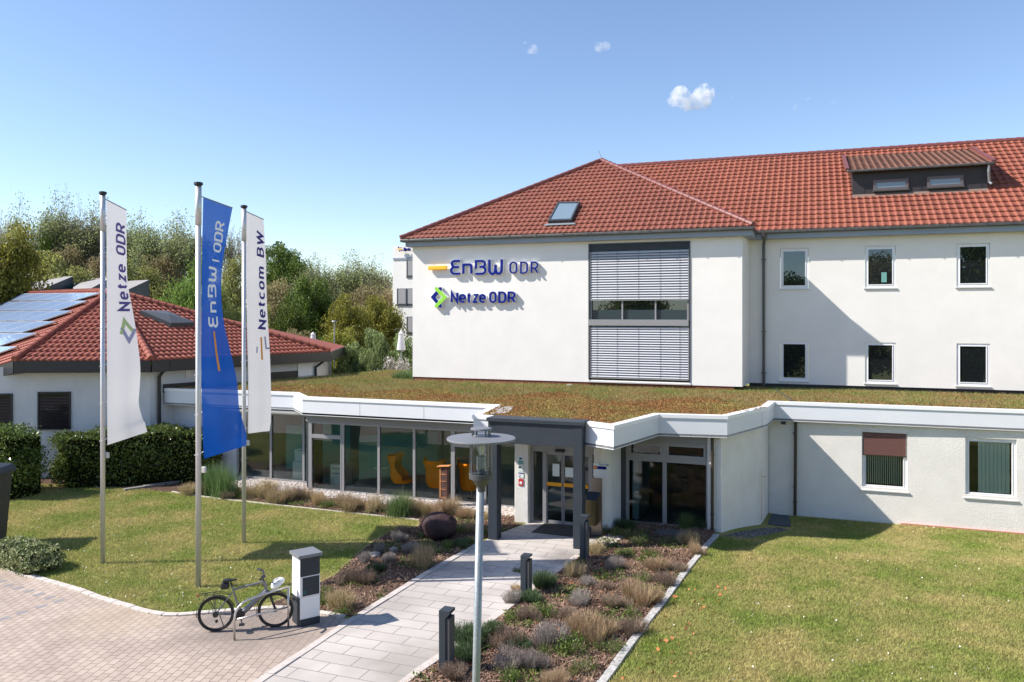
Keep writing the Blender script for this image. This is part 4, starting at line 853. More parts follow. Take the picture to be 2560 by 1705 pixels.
def blind(z0, z1, n):
    mb = MB(); st = (z1-z0)/n
    for k in range(n):
        z = z0+(k+.5)*st; a_, b_ = (z-st*.39, FY-.012), (z+st*.39, FY+.05); c_ = (z-.0, FY+.010)
        for (zl, yl), (zh, yh) in ((a_, c_), (c_, b_)):
            mb.add([(X0+.10, yl, zl), (X1-.08, yl, zl), (X1-.08, yh, zh), (X0+.10, yh, zh), (X0+.10, yl+.004, zl-.004), (X1-.08, yl+.004, zl-.004), (X1-.08, yh+.004, zh-.004), (X0+.10, yh+.004, zh-.004)], [(0, 1, 2, 3), (7, 6, 5, 4), (0, 3, 7, 4), (1, 5, 6, 2), (0, 4, 5, 1)])
    o = mb.build('external_blind', 'slat', bw)
    MB().box(X0+.09, FY-.02, z0-.05, X1-.07, FY+.04, z0-.015).build('bottom_rail', 'alu', o)
    mb = MB()
    for x in (X0+.35, -7.2, -6.35, -5.5, -4.75): mb.box(x, FY-.014, z0, x+.008, FY-.01, z1)
    mb.build('ladder_cord', 'alu_dark', o)
    for x in (X0+.07, X1-.065): MB().box(x-.015, FY-.02, z0-.03, x+.015, FY+.03, z1).build('guide_rail', 'alu', o)
blind(6.78, 8.68, 19); blind(3.70, 5.70, 21)
# ---- wall signs
SY = 30.84
def z9(x, y): return (980+x/5.607, 590+y/5.607)
def sgn(x, y): p = PY(*z9(x, y), SY); return p.x, p.z
def wall_text(parent, name, strokes, w, x0, x1, wd, z0, z1, m='sign_blue'):
    sx = (x1-x0)/wd; h = z1-z0
    a = MB(); draw_strokes(a, strokes, w*1.0+.045, lambda u, v, d: Vector((x0+u*sx, SY+.13-d, z0+v*h)), 0, .10); b = a.build(name, 'sign_white', parent)
    a = MB(); draw_strokes(a, strokes, w, lambda u, v, d: Vector((x0+u*sx, SY+.13-d, z0+v*h)), .101, .122); a.build('face', m, b)
t = empty('company_sign', (-14, SY, 7.8), 'blue company lettering with an orange bar mounted on the white wall', 'sign')
(xa, zc), (xb, _) = sgn(505, 445), sgn(762, 445); mb = MB(); mb.tube([(xa+.03, SY+.06, zc), (xb-.03, SY+.06, zc)], .055, 4); mb.v = []; mb.f = []
mb.box(xa, SY-.01, zc-.095, xb, SY+.11, zc+.075); mb.build('orange_bar', 'sign_orange', t, bevel=.02)
for ch, a, b in (('1', 815, 965), ('2', 988, 1120), ('3', 1157, 1316), ('4', 1352, 1545)):
    (xa, za), (xb, zb_) = sgn(a+10, 351 if ch != '4' else 340), sgn(b-10, 526); adv, st = GL[ch]; us = [p[0] for _, ps in st for p in ps]
    if ch == '2': za = sgn(a, 341)[1]
    if ch == '4': za = sgn(a, 332)[1]
    wall_text(t, 'letter', [(c_, [(p[0]-min(us), p[1]) for p in ps]) for c_, ps in st], .185, xa, xb, max(us)-min(us), zb_, za)
for ch, a, b in (('O', 1645, 1752), ('D', 1795, 1900), ('R', 1942, 2048)):
    (xa, za), (xb, zb_) = sgn(a+9, 368), sgn(b-9, 516); adv, st = GL[ch]; us = [p[0] for _, ps in st for p in ps]
    wall_text(t, 'letter', [(c_, [(p[0]-min(us), p[1]) for p in ps]) for c_, ps in st], .14, xa, xb, max(us)-min(us), zb_, za)
t = empty('company_sign', (-14, SY, 6.8), 'blue lettering beside a green and blue diamond emblem, lower sign on the wall', 'sign')
for ch, a, b, tp in (('N', 822, 922, 793), ('e', 940, 1030, 825), ('t', 1043, 1113, 802), ('z', 1130, 1205, 825), ('e', 1220, 1308, 825), ('O', 1362, 1460, 790), ('D', 1490, 1595, 790), ('R', 1622, 1728, 790)):
    (xa, za), (xb, zb_) = sgn(a+11, tp), sgn(b-11, 925); adv, st = GL[ch]; us = [p[0] for _, ps in st for p in ps]; hh = max(p[1] for _, ps in st for p in ps)
    h = (za-zb_); st2 = [(c_, [(p[0]-min(us), p[1]) for p in ps]) for c_, ps in st]; wall_text(t, 'letter', st2, .20 if ch in 'NODR' else .19, xa, xb, max(us)-min(us), zb_, zb_+h/hh if ch in 'ezt' else za)
def cap_line(mb, pts, w, d0, d1):
    P = [Vector((sgn(*p)[0], sgn(*p)[1])) for p in pts]
    A, B = ribbon(P, w)
    d = (P[-1]-P[-2]).normalized(); nrm = Vector((-d.y, d.x)); e = [P[-1]+nrm*w/2*math.cos(R(t_))+d*w/2*math.sin(R(t_)) for t_ in (30, 60, 90, 120, 150)]
    d2 = (P[0]-P[1]).normalized(); n2 = Vector((-d2.y, d2.x)); s = [P[0]+n2*w/2*math.cos(R(t_))+d2*w/2*math.sin(R(t_)) for t_ in (30, 60, 90, 120, 150)]
    poly = A+e+B[::-1]+s; n = len(poly); vs = [(p.x, SY+.13-d0, p.y) for p in poly]+[(p.x, SY+.13-d1, p.y) for p in poly]
    mb.add(vs, [tuple(range(n)), tuple(range(n, 2*n))]+[(i, (i+1) % n, n+(i+1) % n, n+i) for i in range(n)])
for pts, m, dd in (([(672, 740), (572, 857), (672, 980)], 'sign_blue', .0), ([(618, 738), (738, 857), (618, 980)], 'sign_green', .004)):
    mb = MB(); cap_line(mb, pts, .20, 0, .10+dd); b = mb.build('emblem_bar', 'sign_white', t); mb = MB(); cap_line(mb, pts, .155, .101+dd, .122+dd); mb.build('face', m, b)
# ================================================================== PAVILION
pav = empty('pavilion_building', (-26, 24, 0), 'low white pavilion with orange red tiled roof carrying solar panels', 'building')
def pz1(x, y): return (x/2.7706, 450+y/2.7706)
def pz2(x, y): return (x/3.364, 900+y/3.364)
def pz6(x, y): return (x/4.481, 650+y/4.48)
ZE = 4.45
C0 = PG(36, 903, ZE); PE1 = PG(378, 901.5, ZE); PE2 = PG(826, 879.5, ZE); AP = PD(280, 730, 36)
V0 = PD(-60, 936, 31.2)                        # left verge drops towards the viewer
n1 = (V0-C0).cross(AP-C0).normalized(); n1 = n1 if n1.z > 0 else -n1
RL = PP(-160, 737, C0, n1); VL = PP(-230, 985, C0, n1)
def upl(a, b): return (b-a).normalized()
tile_face('roof', 'tile2', pav, C0, PE1-C0, [C0, PE1, AP], .235, .385, .045, .05)
tile_face('roof', 'tile2', pav, PE1, PE2-PE1, [PE1, PE2, AP], .235, .385, .045, .05)
tile_face('roof', 'tile2', pav, VL, C0-VL, [VL, C0, AP, RL], .25, .385, .045, .05); print('N1', n1, n1.dot(Vector((0,0,H))-C0), VL, RL, AP, C0)
for a, b in ((C0, AP), (PE1, AP), (PE2, AP), (AP, RL)): ridge('hip_ridge', pav, Vector(a)+Vector((0, 0, .08)), Vector(b)+Vector((0, 0, .08)), .12, .34, m='tile2')
BK = AP+Vector((-2, 9, -3)); plainface('roof', 'tile2', pav, [AP-Vector((0, 0, .02)), PE2, PE2+Vector((-3, 6, 0)), BK]); plainface('roof', 'tile2', pav, [AP-Vector((0, 0, .02)), BK, RL+Vector((-2, 9, -3)), RL])
EV = [(VL.x, VL.y), (C0.x, C0.y), (PE1.x, PE1.y), (PE2.x, PE2.y), (PE2.x-3, PE2.y+6)]
mb = MB()
def eave(a, b, h=.44, t=.12, dz=0):
    a, b = Vector(a), Vector(b); d = (b-a).normalized(); nn = Vector((d.y, -d.x, 0)); i = nn*-t
    mb.add([a+nn*.05, b+nn*.05, b+nn*.05-Vector((0, 0, h)), a+nn*.05-Vector((0, 0, h)), a+i*6, b+i*6, b+i*6-Vector((0, 0, h)), a+i*6-Vector((0, 0, h))], [(0, 1, 2, 3), (3, 2, 6, 7), (0, 4, 5, 1)])
eave(VL, C0); eave(C0, PE1); eave(PE1, PE2); eave(PE2, PE2+Vector((-3, 6, 0)))
mb.build('eave_fascia', 'black', pav)
# walls set back under the eaves
dv = (PE1-C0).normalized(); nf = Vector((dv.y, -dv.x, 0)); W0 = C0-nf*.55+dv*.3; W1 = PE1-nf*.55-dv*.25; d2 = (PE2-PE1).normalized(); n2 = Vector((d2.y, -d2.x, 0)); W2 = PE2-n2*.55-d2*.5
WL = W0-dv*6+nf*.5
def wq(mb, a, b, z0, z1): mb.quad((a.x, a.y, z0), (b.x, b.y, z0), (b.x, b.y, z1), (a.x, a.y, z1))
mb = MB(); wq(mb, W0, W1, -.1, 4.2); wq(mb, WL, W0, -.1, 4.2); wq(mb, W1, W2, -.1, 4.2); wq(mb, W2, W2+Vector((-3, 6, 0)), -.1, 4.2); mb.build('wall', 'pav_wall', pav)
def pwin(a, b, c, d, p0, n_):
    q = [PP(*pz2(x, y), p0+n_*.03, n_) for x, y in ((a, b), (c, b), (c, d), (a, d))]; z1 = (q[0].z+q[1].z)/2; z0 = (q[2].z+q[3].z)/2
    x_, y_ = Vector((q[0].x, q[0].y, 0)), Vector((q[1].x, q[1].y, 0)); mb = MB()
    for s, e in ((x_, x_+(y_-x_).normalized()*.05), (y_-(y_-x_).normalized()*.05, y_)): mb.bar(s+(e-s)/2+Vector((0, 0, z0)), s+(e-s)/2+Vector((0, 0, z1)), .06, .05, up=n_)
    mb.bar(x_+Vector((0, 0, z1-.02)), y_+Vector((0, 0, z1-.02)), .06, .05); mb.bar(x_+Vector((0, 0, z0-.02)), y_+Vector((0, 0, z0-.02)), .12, .04)
    w = mb.build('window', 'black', pav); mb = MB(); k = int((z1-z0)/.055)
    for i in range(k): z = z0+(i+.5)*(z1-z0)/k; mb.bar(x_+Vector((0, 0, z)), y_+Vector((0, 0, z)), .02, .042, up=Vector((n_.x, n_.y, 1.2)).normalized())
    mb.build('blind', mat('dark_blind', (.035, .025, .03), .5, .4), w); mb = MB(); g = n_*-.02; mb.add([x_+Vector((0, 0, z0))+g*.5, y_+Vector((0, 0, z0))+g*.5, y_+Vector((0, 0, z1))+g*.5, x_+Vector((0, 0, z1))+g*.5], [(0, 1, 2, 3)]); mb.build('pane', 'dark_glass', w)
pwin(318, 268, 594, 575, W0, nf)
nl = Vector(((W0-WL).normalized().y, -(W0-WL).normalized().x, 0)); pwin(-260, 285, 104, 585, WL, nl)
q = [PP(*pz2(1590, 85), W1+n2*.02, n2), PP(*pz2(1615, 85), W1+n2*.02, n2)]
def pbox(name, m, x0, y0, x1, y1, p0, n_, th=.03, dd=.03, par=pav):
    q = [PP(x, y, p0+n_*dd, n_) for x, y in ((x0, y0), (x1, y0), (x1, y1), (x0, y1))]; q[1].z = q[0].z; q[3].z = q[2].z
    mb = MB(); mb.add(q+[p-n_*th for p in q], [(0, 1, 2, 3), (0, 4, 5, 1), (1, 5, 6, 2), (2, 6, 7, 3), (3, 7, 4, 0)]); return mb.build(name, m, par)
pbox('vent_grille', 'sill', *pz2(1562, 86), *pz2(1612, 150), W1, n2); pbox('wall_panel', 'coping', *pz1(2066, 1250), *pz1(2190, 1350), W1, n2, dd=.04); pbox('dark_strip', 'black', *pz1(1800, 1338), *pz1(2064, 1385), W1, n2); pbox('dark_strip', 'black', *pz1(1132, 1415), *pz1(1420, 1450), W1, n2, dd=.05)  # last strip paints the shadow gap above the annex fascia in black
pbox('seam', 'soffit', *pz2(205, 115), *pz2(209, 1000), W0, nf, dd=.012)
g1 = PP(*pz2(1432, 20), PE1+n2*.02, n2); w1 = PP(*pz2(1340, 120), W1+n2*.12, n2)
mb = MB(); mb.tube([g1+Vector((0, 0, .05)), g1-Vector((0, 0, .25)), w1+Vector((.1, .1, .12)), w1-Vector((0, 0, .1)), Vector((w1.x, w1.y, .2))], .065, 10); mb.build('downpipe', 'black', pav)
g2 = PE2-Vector((.1, .1, .3)); mb = MB(); mb.tube([g2+Vector((0, 0, .2)), g2, W2+n2*.12+Vector((0, 0, 3.75-W2.z)), Vector((W2.x, W2.y, 3.2))+n2*.12], .06, 8); mb.build('downpipe', 'black', pav)
# roof hatch on the right face
nr = (PE2-PE1).cross(AP-PE1).normalized(); nr = nr if nr.z > 0 else -nr
hc = [PP(*pz1(x, y), PE1+nr*.22, nr) for x, y in ((972, 902), (1155, 905), (1350, 985), (1185, 990))]
mb = MB(); mb.add(hc+[p-nr*.3 for p in hc]+[sum(hc, Vector())/4+nr*.12], [(0, 1, 8), (1, 2, 8), (2, 3, 8), (3, 0, 8), (0, 4, 5, 1), (1, 5, 6, 2), (2, 6, 7, 3), (3, 7, 4, 0)]); mb.build('roof_hatch', mat('hatch', (.085, .09, .095), .4, .5), pav)
# solar panels
M['pv'] = mat('solar_glass', (.17, .26, .44), .35, .9, coat=.5); M['pv_frame'] = mat('solar_frame', (.55, .56, .58), .35, .5, metal=.5)
M['pv']['x'] = 1
rows = [((1120, 366), (830, 452), 378, 463), ((972, 455), (655, 561), 467, 565), ((805, 567), (470, 679), 571, 684), ((622, 686), (245, 808), 690, 813), ((415, 816), (5, 957), 819, 962), ((192, 967), (-250, 1120), 970, 1130)]
names = ('top', 'second', 'third', 'fourth', 'fifth', 'lowest')
for ri, (tr, br, lt, lb) in enumerate(rows):
    w0 = 178+12*ri; k = 0
    while True:
        xr = tr[0]-k*w0; xl = xr-w0+4
        if xr < -60 or k > 7: break
        dx = br[0]-tr[0]; f0 = (tr[1]-lt)/tr[0] if tr[0] else 0
        yy = lambda x: tr[1]-(tr[0]-x)*f0 if False else tr[1]+(tr[0]-x)*((lt-tr[1])/max(1, tr[0]))
        yb = lambda x: br[1]+(br[0]-x)*((lb-br[1])/max(60, abs(br[0])))*0
        c = [PP(*pz6(*p), C0+n1*.22, n1) for p in ((xl, yy(xl)), (xr, yy(xr)), (xr+dx, br[1]), (xl+dx, br[1]))]
        cen = sum(c, Vector())/4; inn = [p+(cen-p).normalized()*.07 for p in c]
        mb = MB(); mb.add(c+[p-n1*.05 for p in c]+inn, [(0, 1, 9, 8), (1, 2, 10, 9), (2, 3, 11, 10), (3, 0, 8, 11), (0, 4, 5, 1), (1, 5, 6, 2), (2, 6, 7, 3), (3, 7, 4, 0)])
        t = empty('solar_panel', c[3], f'pale blue solar panel in the {names[ri]} row on the pavilion roof', 'solar panel', 'solar panels on the pavilion roof')
        mb.build('frame', 'pv_frame', t); mb = MB(); mb.add([p+n1*.002 for p in inn], [(0, 1, 2, 3)]); mb.build('panel', 'pv', t)
        mb = MB(); mb.tube([c[2]-n1*.22, c[2]-n1*.02], .02, 5); mb.tube([c[1]-n1*.22, c[1]-n1*.02], .02, 5); mb.build('bracket', 'blackmetal', t)
        k += 1
# ================================================================== BUILDINGS BEHIND
# saw-tooth hall
hall = empty('sawtooth_hall', (-60, 70, 0), 'grey saw tooth roofed hall with teal glazing far behind the pavilion', 'building')
M['hall_roof'] = mat('grey_sheet_roof', (.30, .285, .275), .8, .3, var=.12, vs=.4); M['hall_dark'] = mat('hall_side', (.03, .045, .065), .6, .4); M['hall_teal'] = mat('teal_glazing', (.035, .15, .16), .3, .5)
def hz_(x, y): return (x/5.6, 480+y/5.6)
D_ = 85
for i, (xl, yl, xp, yp, bl) in enumerate(((-260, 1180, 420, 1145, 120), (420, 1205, 1022, 1178, 580), (1024, 1222, 1560, 1195, 1250), (1500, 1260, 2090, 1228, 1800))):
    # roof plane: low near edge at left, ridge at (xl..xp), gable to the right
    ridge_l, ridge_r = PD(*hz_(xl, yl), D_+10), PD(*hz_(xp, yp), D_); low_l, low_r = PD(*hz_(xl, 1480), D_-6), PD(*hz_(bl, 1362), D_-12); low_l2 = PD(*hz_(xl, 1362), D_-6)
    mb = MB(); mb.add([ridge_l, ridge_r, low_r, low_l2], [(0, 1, 2, 3)]); mb.build('roof', 'hall_roof', hall)
    g = PD(*hz_(xp, 1500), D_+.0); g0 = PD(*hz_(bl, 1500), D_-12); mb = MB(); mb.add([ridge_r, g, g0, low_r], [(0, 1, 2, 3)]); mb.add([ridge_l, ridge_r, PD(*hz_(xp, 1480), D_+1), PD(*hz_(xl, 1480), D_+11)], [(0, 1, 2, 3)]); mb.build('gable', 'hall_dark', hall)
    zt_ = (1290, 1305, 1320, 1345)[i]; x_t = bl+(xp-bl)*.42
    q = [PD(*hz_(x, y), d_-.15) for x, y, d_ in ((x_t, zt_, D_-12+12*.42), (xp-8, zt_+3, D_-.2), (xp-8, zt_+90, D_-.2), (x_t, zt_+90, D_-12+12*.42))]
    mb = MB(); mb.add(q, [(0, 1, 2, 3)]); mb.build('glazing', 'hall_teal', hall)
# white office block
blk = empty('office_block', (-34, 66, 0), 'white four storey office block behind the left end of the tall wall', 'building')
bx0 = PY(982, 612, 66).x; top = PY(1000, 615, 66).z
mb = MB(); mb.box(bx0, 66, -1, bx0+16, 80, top); mb.build('wall', 'render_up', blk)
def bz(x, y): return (980+x/5.607, 590+y/5.607)
def bx(nm, m, x0, y0, x1, y1, y=65.95, th=.1, par=None):
    p, q = PY(*bz(x0, y0), y), PY(*bz(x1, y1), y); return MB().box(p.x, y, q.z, q.x, y+th, p.z).build(nm, m, par or blk)
bx('parapet_edge', 'grey_fascia', 12, 308, 500, 322, 65.93, .06)
M_FB = mat('far_blind', (.33, .32, .33), .6, .3)
for (x0, y0, x1, y1) in ((203, 337, 520, 568), (68, 737, 520, 968), (203, 1130, 520, 1370)):
    w = bx('window', 'alu_dark', x0, y0, x1, y1, 65.93, .06); bx('blind', M_FB, x0+20, y0+8, x1-15, y1-20, 65.91, .015, w); bx('sill', 'gutter', x0-5, y1+2, x1, y1+12, 65.92, .06, w)
bx('frame_bar', 'alu_dark', 190, 737, 205, 968, 65.86, .05)
t = empty('company_sign', PY(1000, 625, 65.7), 'small blue and orange company sign on the roof edge of the far office block', 'sign')
for (x0, y0, x1, y1, m) in ((68, 180, 135, 192, 'sign_orange'), (82, 148, 88, 168, 'sign_blue'), (82, 162, 130, 168, 'sign_blue'), (98, 200, 150, 208, 'sign_blue'), (98, 205, 104, 218, 'sign_blue')): bx('emblem_bar', m, x0, y0, x1, y1, 65.6, .15, t)
p0 = PY(*bz(168, 208), 65.6); p1 = PY(*bz(168, 168), 65.6); hh = p1.z-p0.z; st, wd = text_strokes('Netc', .18); mb = MB(); draw_strokes(mb, st, .17, lambda u, v, d: Vector((p0.x+u*hh*1.0, 65.75-d, p0.z+v*hh)), 0, .2); mb.build('lettering', 'sign_blue', t)
# ================================================================== FLAGS
def interp(tab, y):
    if y <= tab[0][0]: return tab[0][1]
    for (a, b), (c, d) in zip(tab, tab[1:]):
        if y <= c:
            return b+(d-b)*(y-a)/(c-a)
    return tab[-1][1]
def smooth_tab(tab, y):   # light smoothing of the measured outline
    return sum(interp(tab, y+o)*w for o, w in ((-25, .2), (-12, .2), (0, .2), (12, .2), (25, .2))) if tab[0][0]+25 < y < tab[-1][0]-25 else interp(tab, y)
def flag(base, top_z, d0, left, right, topL, topR, botL, botR, cloth, label_pole, label_flag, hrad, dd=1.25, texts=(), deep_bot=1.35):
    bp = PG(*base); pole = empty('flagpole', bp, label_pole, 'flagpole', 'flagpoles on the lawn')
    mb = MB(); mb.tube([bp-Vector((0, 0, .05)), Vector((bp.x, bp.y, top_z-.95))], hrad, 16); mb.build('shaft', 'pole', pole, smooth=True)
    mb = MB(); mb.tube([Vector((bp.x, bp.y, top_z-.95)), Vector((bp.x, bp.y, top_z-.08))], hrad*1.15, 16); mb.build('rotating_head', 'pole', pole, smooth=True)
    mb = MB(); mb.lathe([(hrad*1.0, -.10), (hrad*1.25, -.05), (hrad*1.7, -.03), (hrad*1.6, .015), (hrad*.6, .03)], 18, (bp.x, bp.y, top_z)); mb.build('cap', 'black', pole)
    def P3(u, v):
        """u across 0..1, v down 0..1"""
        yl = topL[1]+(botL[1]-topL[1])*v; yr = topR[1]+(botR[1]-topR[1])*v
        xl = smooth_tab(left, yl); xr = smooth_tab(right, yr)
        y = yl+(yr-yl)*u; x = xl+(xr-xl)*u
        d = d0+(dd+(deep_bot-dd)*v)*u
        rip = .035*math.sin(3.0*u*math.pi+v*4.0+1.0)*(.35+v)+.02*math.sin(9*v+u*5)*u+ (.05*math.sin(u*10+v*3)*max(0, v-.75)*4)
        return PD(x+rip*14*u*(1-u)*4*.5, y, d+rip*.8)
    nu, nv = 22, 90; vs = [P3(i/nu, j/nv) for j in range(nv+1) for i in range(nu+1)]
    fs = [(j*(nu+1)+i, j*(nu+1)+i+1, (j+1)*(nu+1)+i+1, (j+1)*(nu+1)+i) for j in range(nv) for i in range(nu)]
    t = empty('flag', P3(0, 0), label_flag, 'flag', 'flags on the lawn')
    mb = MB(); mb.add(vs, fs); cl = mb.build('cloth', cloth, t, smooth=True)
    mb = MB(); mb.tube([Vector((bp.x, bp.y, P3(0, 0).z+.03)), P3(0, 0)+Vector((0, 0, .01)), P3(1, 0)+Vector((0, 0, .01))], .014, 6); mb.build('crossbar', 'galv', t)
    mb = MB()
    for k in range(7):
        v = .06+k*.152; q = P3(0, v); mb.tube([q, Vector((bp.x, bp.y, q.z-.03))+Vector((hrad, 0, 0)), Vector((bp.x-hrad, bp.y-hrad*1.0, q.z-.06)), Vector((bp.x+hrad*.6, bp.y-hrad*1.05, q.z-.04)), q], .008, 4)
    mb.build('tie_ring', 'sign_white', t)
    q = P3(0, 1); MB().box(q.x-.05, q.y-.03, q.z-.32, q.x+.05, q.y+.03, q.z-.18).build('weight', 'sill', t, bevel=.01)
    def nrm(u, v):
        a = P3(min(1, u+.01), v)-P3(max(0, u-.01), v); b = P3(u, min(1, v+.01))-P3(u, max(0, v-.01)); n = a.cross(b).normalized(); cv = Vector((0, 0, H))-P3(u, v)
        return n if n.dot(cv) > 0 else -n
    for kind, m, arg in texts:
        mb = MB()
        if kind == 'text':
            tx, v0, v1, u0, u1, w = arg      # reads upwards from v0 (bottom) to v1 (top); capitals from u1 (base) to u0
            st, wd = text_strokes(tx, w); f = lambda a, b, e: (lambda u, v: P3(u, v)+nrm(u, v)*(.012+e))(u1+(u0-u1)*b, v0+(v1-v0)*a/wd)
            draw_strokes(mb, st, w, f, 0, None, sub=.12)
        else:
            for si, (pts, w) in enumerate(arg):     # strokes in (u*ar, v) space
                ar = 1.0/9.0; A, B = ribbon([(p[0]*ar, p[1]) for p in pts], w); n = len(A)
                g = lambda p: P3(p.x/ar, p.y)+nrm(min(1, max(0, p.x/ar)), p.y)*(.012+.001*si)
                V2 = [g(p) for p in A]+[g(p) for p in B]; mb.add(V2, [(i, n+i, n+i+1, i+1) for i in range(n-1)])
        mb.build('print', m, t)
    return t
def sub(pts, k=8):
    out = []
    for a, b in zip(pts, pts[1:]): out += [(a[0]+(b[0]-a[0])*i/k, a[1]+(b[1]-a[1])*i/k) for i in range(k)]
    return out+[pts[-1]]
vf = lambda y, t, b: (y-t)/(b-t)
t_, b_ = 505, 1108
flag((257, 1409), 9.22, 19.95, [(495, 266), (900, 267), (1113, 268)], [(526, 316), (560, 316), (703, 317.6), (796, 335.7), (860, 345), (919, 352), (960, 350), (1000, 346.5), (1025, 345), (1040, 354), (1055, 362), (1078, 368)], (266, 500), (316, 526), (267.5, 1113), (366, 1080), 'flag_white',
     'leftmost flagpole of three, carrying the white flag with green and blue emblem', 'white flag with purple lettering and a green and lilac diamond, leftmost of three', .055, texts=[
     ('text', 'print_purple', ('Netze ODR', vf(776, t_, b_), vf(551, t_, b_), .48, .88, .20)),
     ('path', 'print_green', [(sub([(.48, .553), (.62, .495), (.92, .55)]), .014)]), ('path', 'print_lilac', [(sub([(.50, .525), (.72, .585), (.97, .535)]), .013)])])
flag((496, 1468), 9.17, 18.3, [(494, 508), (600, 505.5), (900, 503), (950, 503.5), (1100, 507), (1147, 510)], [(520, 581), (587, 568.5), (667, 554), (739, 552), (811, 559.5), (883, 577.5), (955, 593.7), (1019, 597), (1043, 600), (1066, 616), (1090, 617), (1112, 615)], (508, 494), (581, 520.5), (510, 1147), (614, 1114), 'flag_blue',
     'middle flagpole of three, carrying the blue flag', 'blue flag with white lettering and an orange stripe, middle of three', .06, texts=[
     ('text', 'print_white', ('1234', vf(818, 500, 1140), vf(664, 500, 1140), .32, .68, .20)), ('text', 'print_white', ('|', vf(652, 500, 1140), vf(638, 500, 1140), .50, .78, .06)),
     ('text', 'print_white', ('ODR', vf(626, 507, 1135), vf(553, 507, 1135), .50, .80, .17)), ('path', 'print_orange', [(sub([(.50, .515), (.50, .60), (.53, .675)]), .0075)])])
flag((610, 1358), 9.12, 21.7, [(529, 615.4), (700, 615.4), (847, 618), (959, 620), (1084, 619)], [(549, 658.7), (630, 664), (775, 667.7), (883, 675), (991, 678), (1048, 678), (1077, 674)], (615.4, 529.4), (658.7, 549.3), (618.5, 1084), (674, 1077), 'flag_white',
     'rightmost flagpole of three, nearest the glass front', 'white flag with dark blue lettering and an orange bar, rightmost of three', .055, texts=[
     ('text', 'print_navy', ('Netcom BW', vf(818, 535, 1082), vf(576, 540, 1080), .55, .86, .19)),
     ('path', 'print_orange', [(sub([(.62, .56), (.63, .665)]), .0085)]), ('path', 'print_lilac', [(sub([(.80, .555), (.83, .61), (.99, .61)]), .008)]), ('path', 'print_lilac', [(sub([(.40, .635), (.42, .605)]), .006)])])
# ================================================================== STREET LAMP
lt = PD(1203, 1095, 8.8); lb = Vector((lt.x-.11, lt.y, 0)); lamp = empty('street_lamp', (lb.x, lb.y, 0), 'grey post lamp with a wide flat disc and clear glass lantern', 'street lamp')
def lz(px, py): return PD(px, py, 8.8).z
zd = lz(1203, 1097)
mb = MB(); mb.tube([(lb.x, lb.y, 0), (lt.x-.01, lt.y, lz(1203, 1220))], .0435, 20); mb.build('pole', 'galv', lamp, smooth=True)
def lth(prof, name, m, n=32, smooth=False): return MB().lathe([(r, z-zd) for r, z in prof], n, (lt.x, lt.y, zd)).build(name, m, lamp, smooth=smooth)
M['lamp_paint'] = mat('lamp_paint', (.17, .175, .19), .5, .45, var=.06, vs=8); M['lamp_dark'] = mat('lamp_dark', (.07, .072, .078), .5, .4)
lth([(.05, lz(0, 1228)), (.052, lz(0, 1215)), (.115, lz(0, 1198)), (.125, lz(0, 1196))][0:0]+[(.048, lz(1203, 1228)), (.05, lz(1203, 1216)), (.10, lz(1203, 1200)), (.118, lz(1203, 1196))], 'neck', 'lamp_dark')
lth([(.10, lz(0, 1197)), (.132, lz(0, 1196)), (.135, lz(0, 1183)), (.12, lz(0, 1182))], 'ring', 'lamp_dark')
lth([(.127, lz(0, 1183)), (.127, zd-.01)], 'lantern_glass', 'lamp_glass')
mb = MB()
for k in range(8): a = R(45*k+10); mb.tube([(lt.x+.122*math.cos(a), lt.y+.122*math.sin(a), lz(0, 1183)), (lt.x+.122*math.cos(a), lt.y+.122*math.sin(a), zd-.01)], .006, 5)
for k in range(6): a = R(60*k+20); mb.tube([(lt.x+.10*math.cos(a), lt.y+.10*math.sin(a), zd+.02), (lt.x+.10*math.cos(a), lt.y+.10*math.sin(a), zd+.10)], .006, 5)
mb.build('rod', 'galv', lamp)
lth([(.03, lz(0, 1183)), (.055, lz(0, 1170)), (.055, lz(0, 1140)), (.03, lz(0, 1138))], 'lamp_holder', 'galv'); lth([(.028, lz(0, 1138)), (.04, lz(0, 1125)), (.035, lz(0, 1112)), (.02, lz(0, 1106))], 'bulb', mat('frosted', (.75, .76, .76), .3, .5), smooth=True)
lth([(.376, zd-.012), (.38, zd+.0), (.376, zd+.012), (.13, zd+.032), (.11, zd+.033)], 'disc', 'lamp_paint', 64)
lth([(.107, zd+.03), (.107, zd+.10)], 'top_glass', 'lamp_glass'); lth([(.113, zd+.10), (.118, zd+.105), (.116, zd+.118), (.09, zd+.124)], 'top_cap', 'lamp_paint', 40)
lth([(.09, zd+.02), (.09, zd+.035)], 'reflector', 'sign_white')
# ================================================================== BOLLARDS
def bollard():
    t = empty('bollard_light', (0, 0, 0), 'x', 'bollard', 'bollard lights along the path')
    # axis aligned box; the right side is an open slot under a bevelled head
    w, d, h = .20, .24, 1.0
    mb = MB(); mb.box(0, 0, 0, w*.62, d, h-.12); mb.build('body', 'anthracite', t, bevel=.003)
    mb = MB(); mb.add([(0, 0, h-.118), (w*.62, 0, h-.118), (w, 0, h-.04), (w, 0, h), (0, 0, h), (0, d, h-.118), (w*.62, d, h-.118), (w, d, h-.04), (w, d, h), (0, d, h)], [(4, 3, 2, 1, 0), (5, 6, 7, 8, 9), (0, 1, 6, 5), (1, 2, 7, 6), (2, 3, 8, 7), (3, 4, 9, 8), (4, 0, 5, 9)]); mb.build('head', 'anthracite', t)
    mb = MB(); mb.box(w*.62+.002, .02, 0, w*.95, d-.0, .88); mb.build('side_panel', 'lamp_dark', t); return t
b0 = bollard()
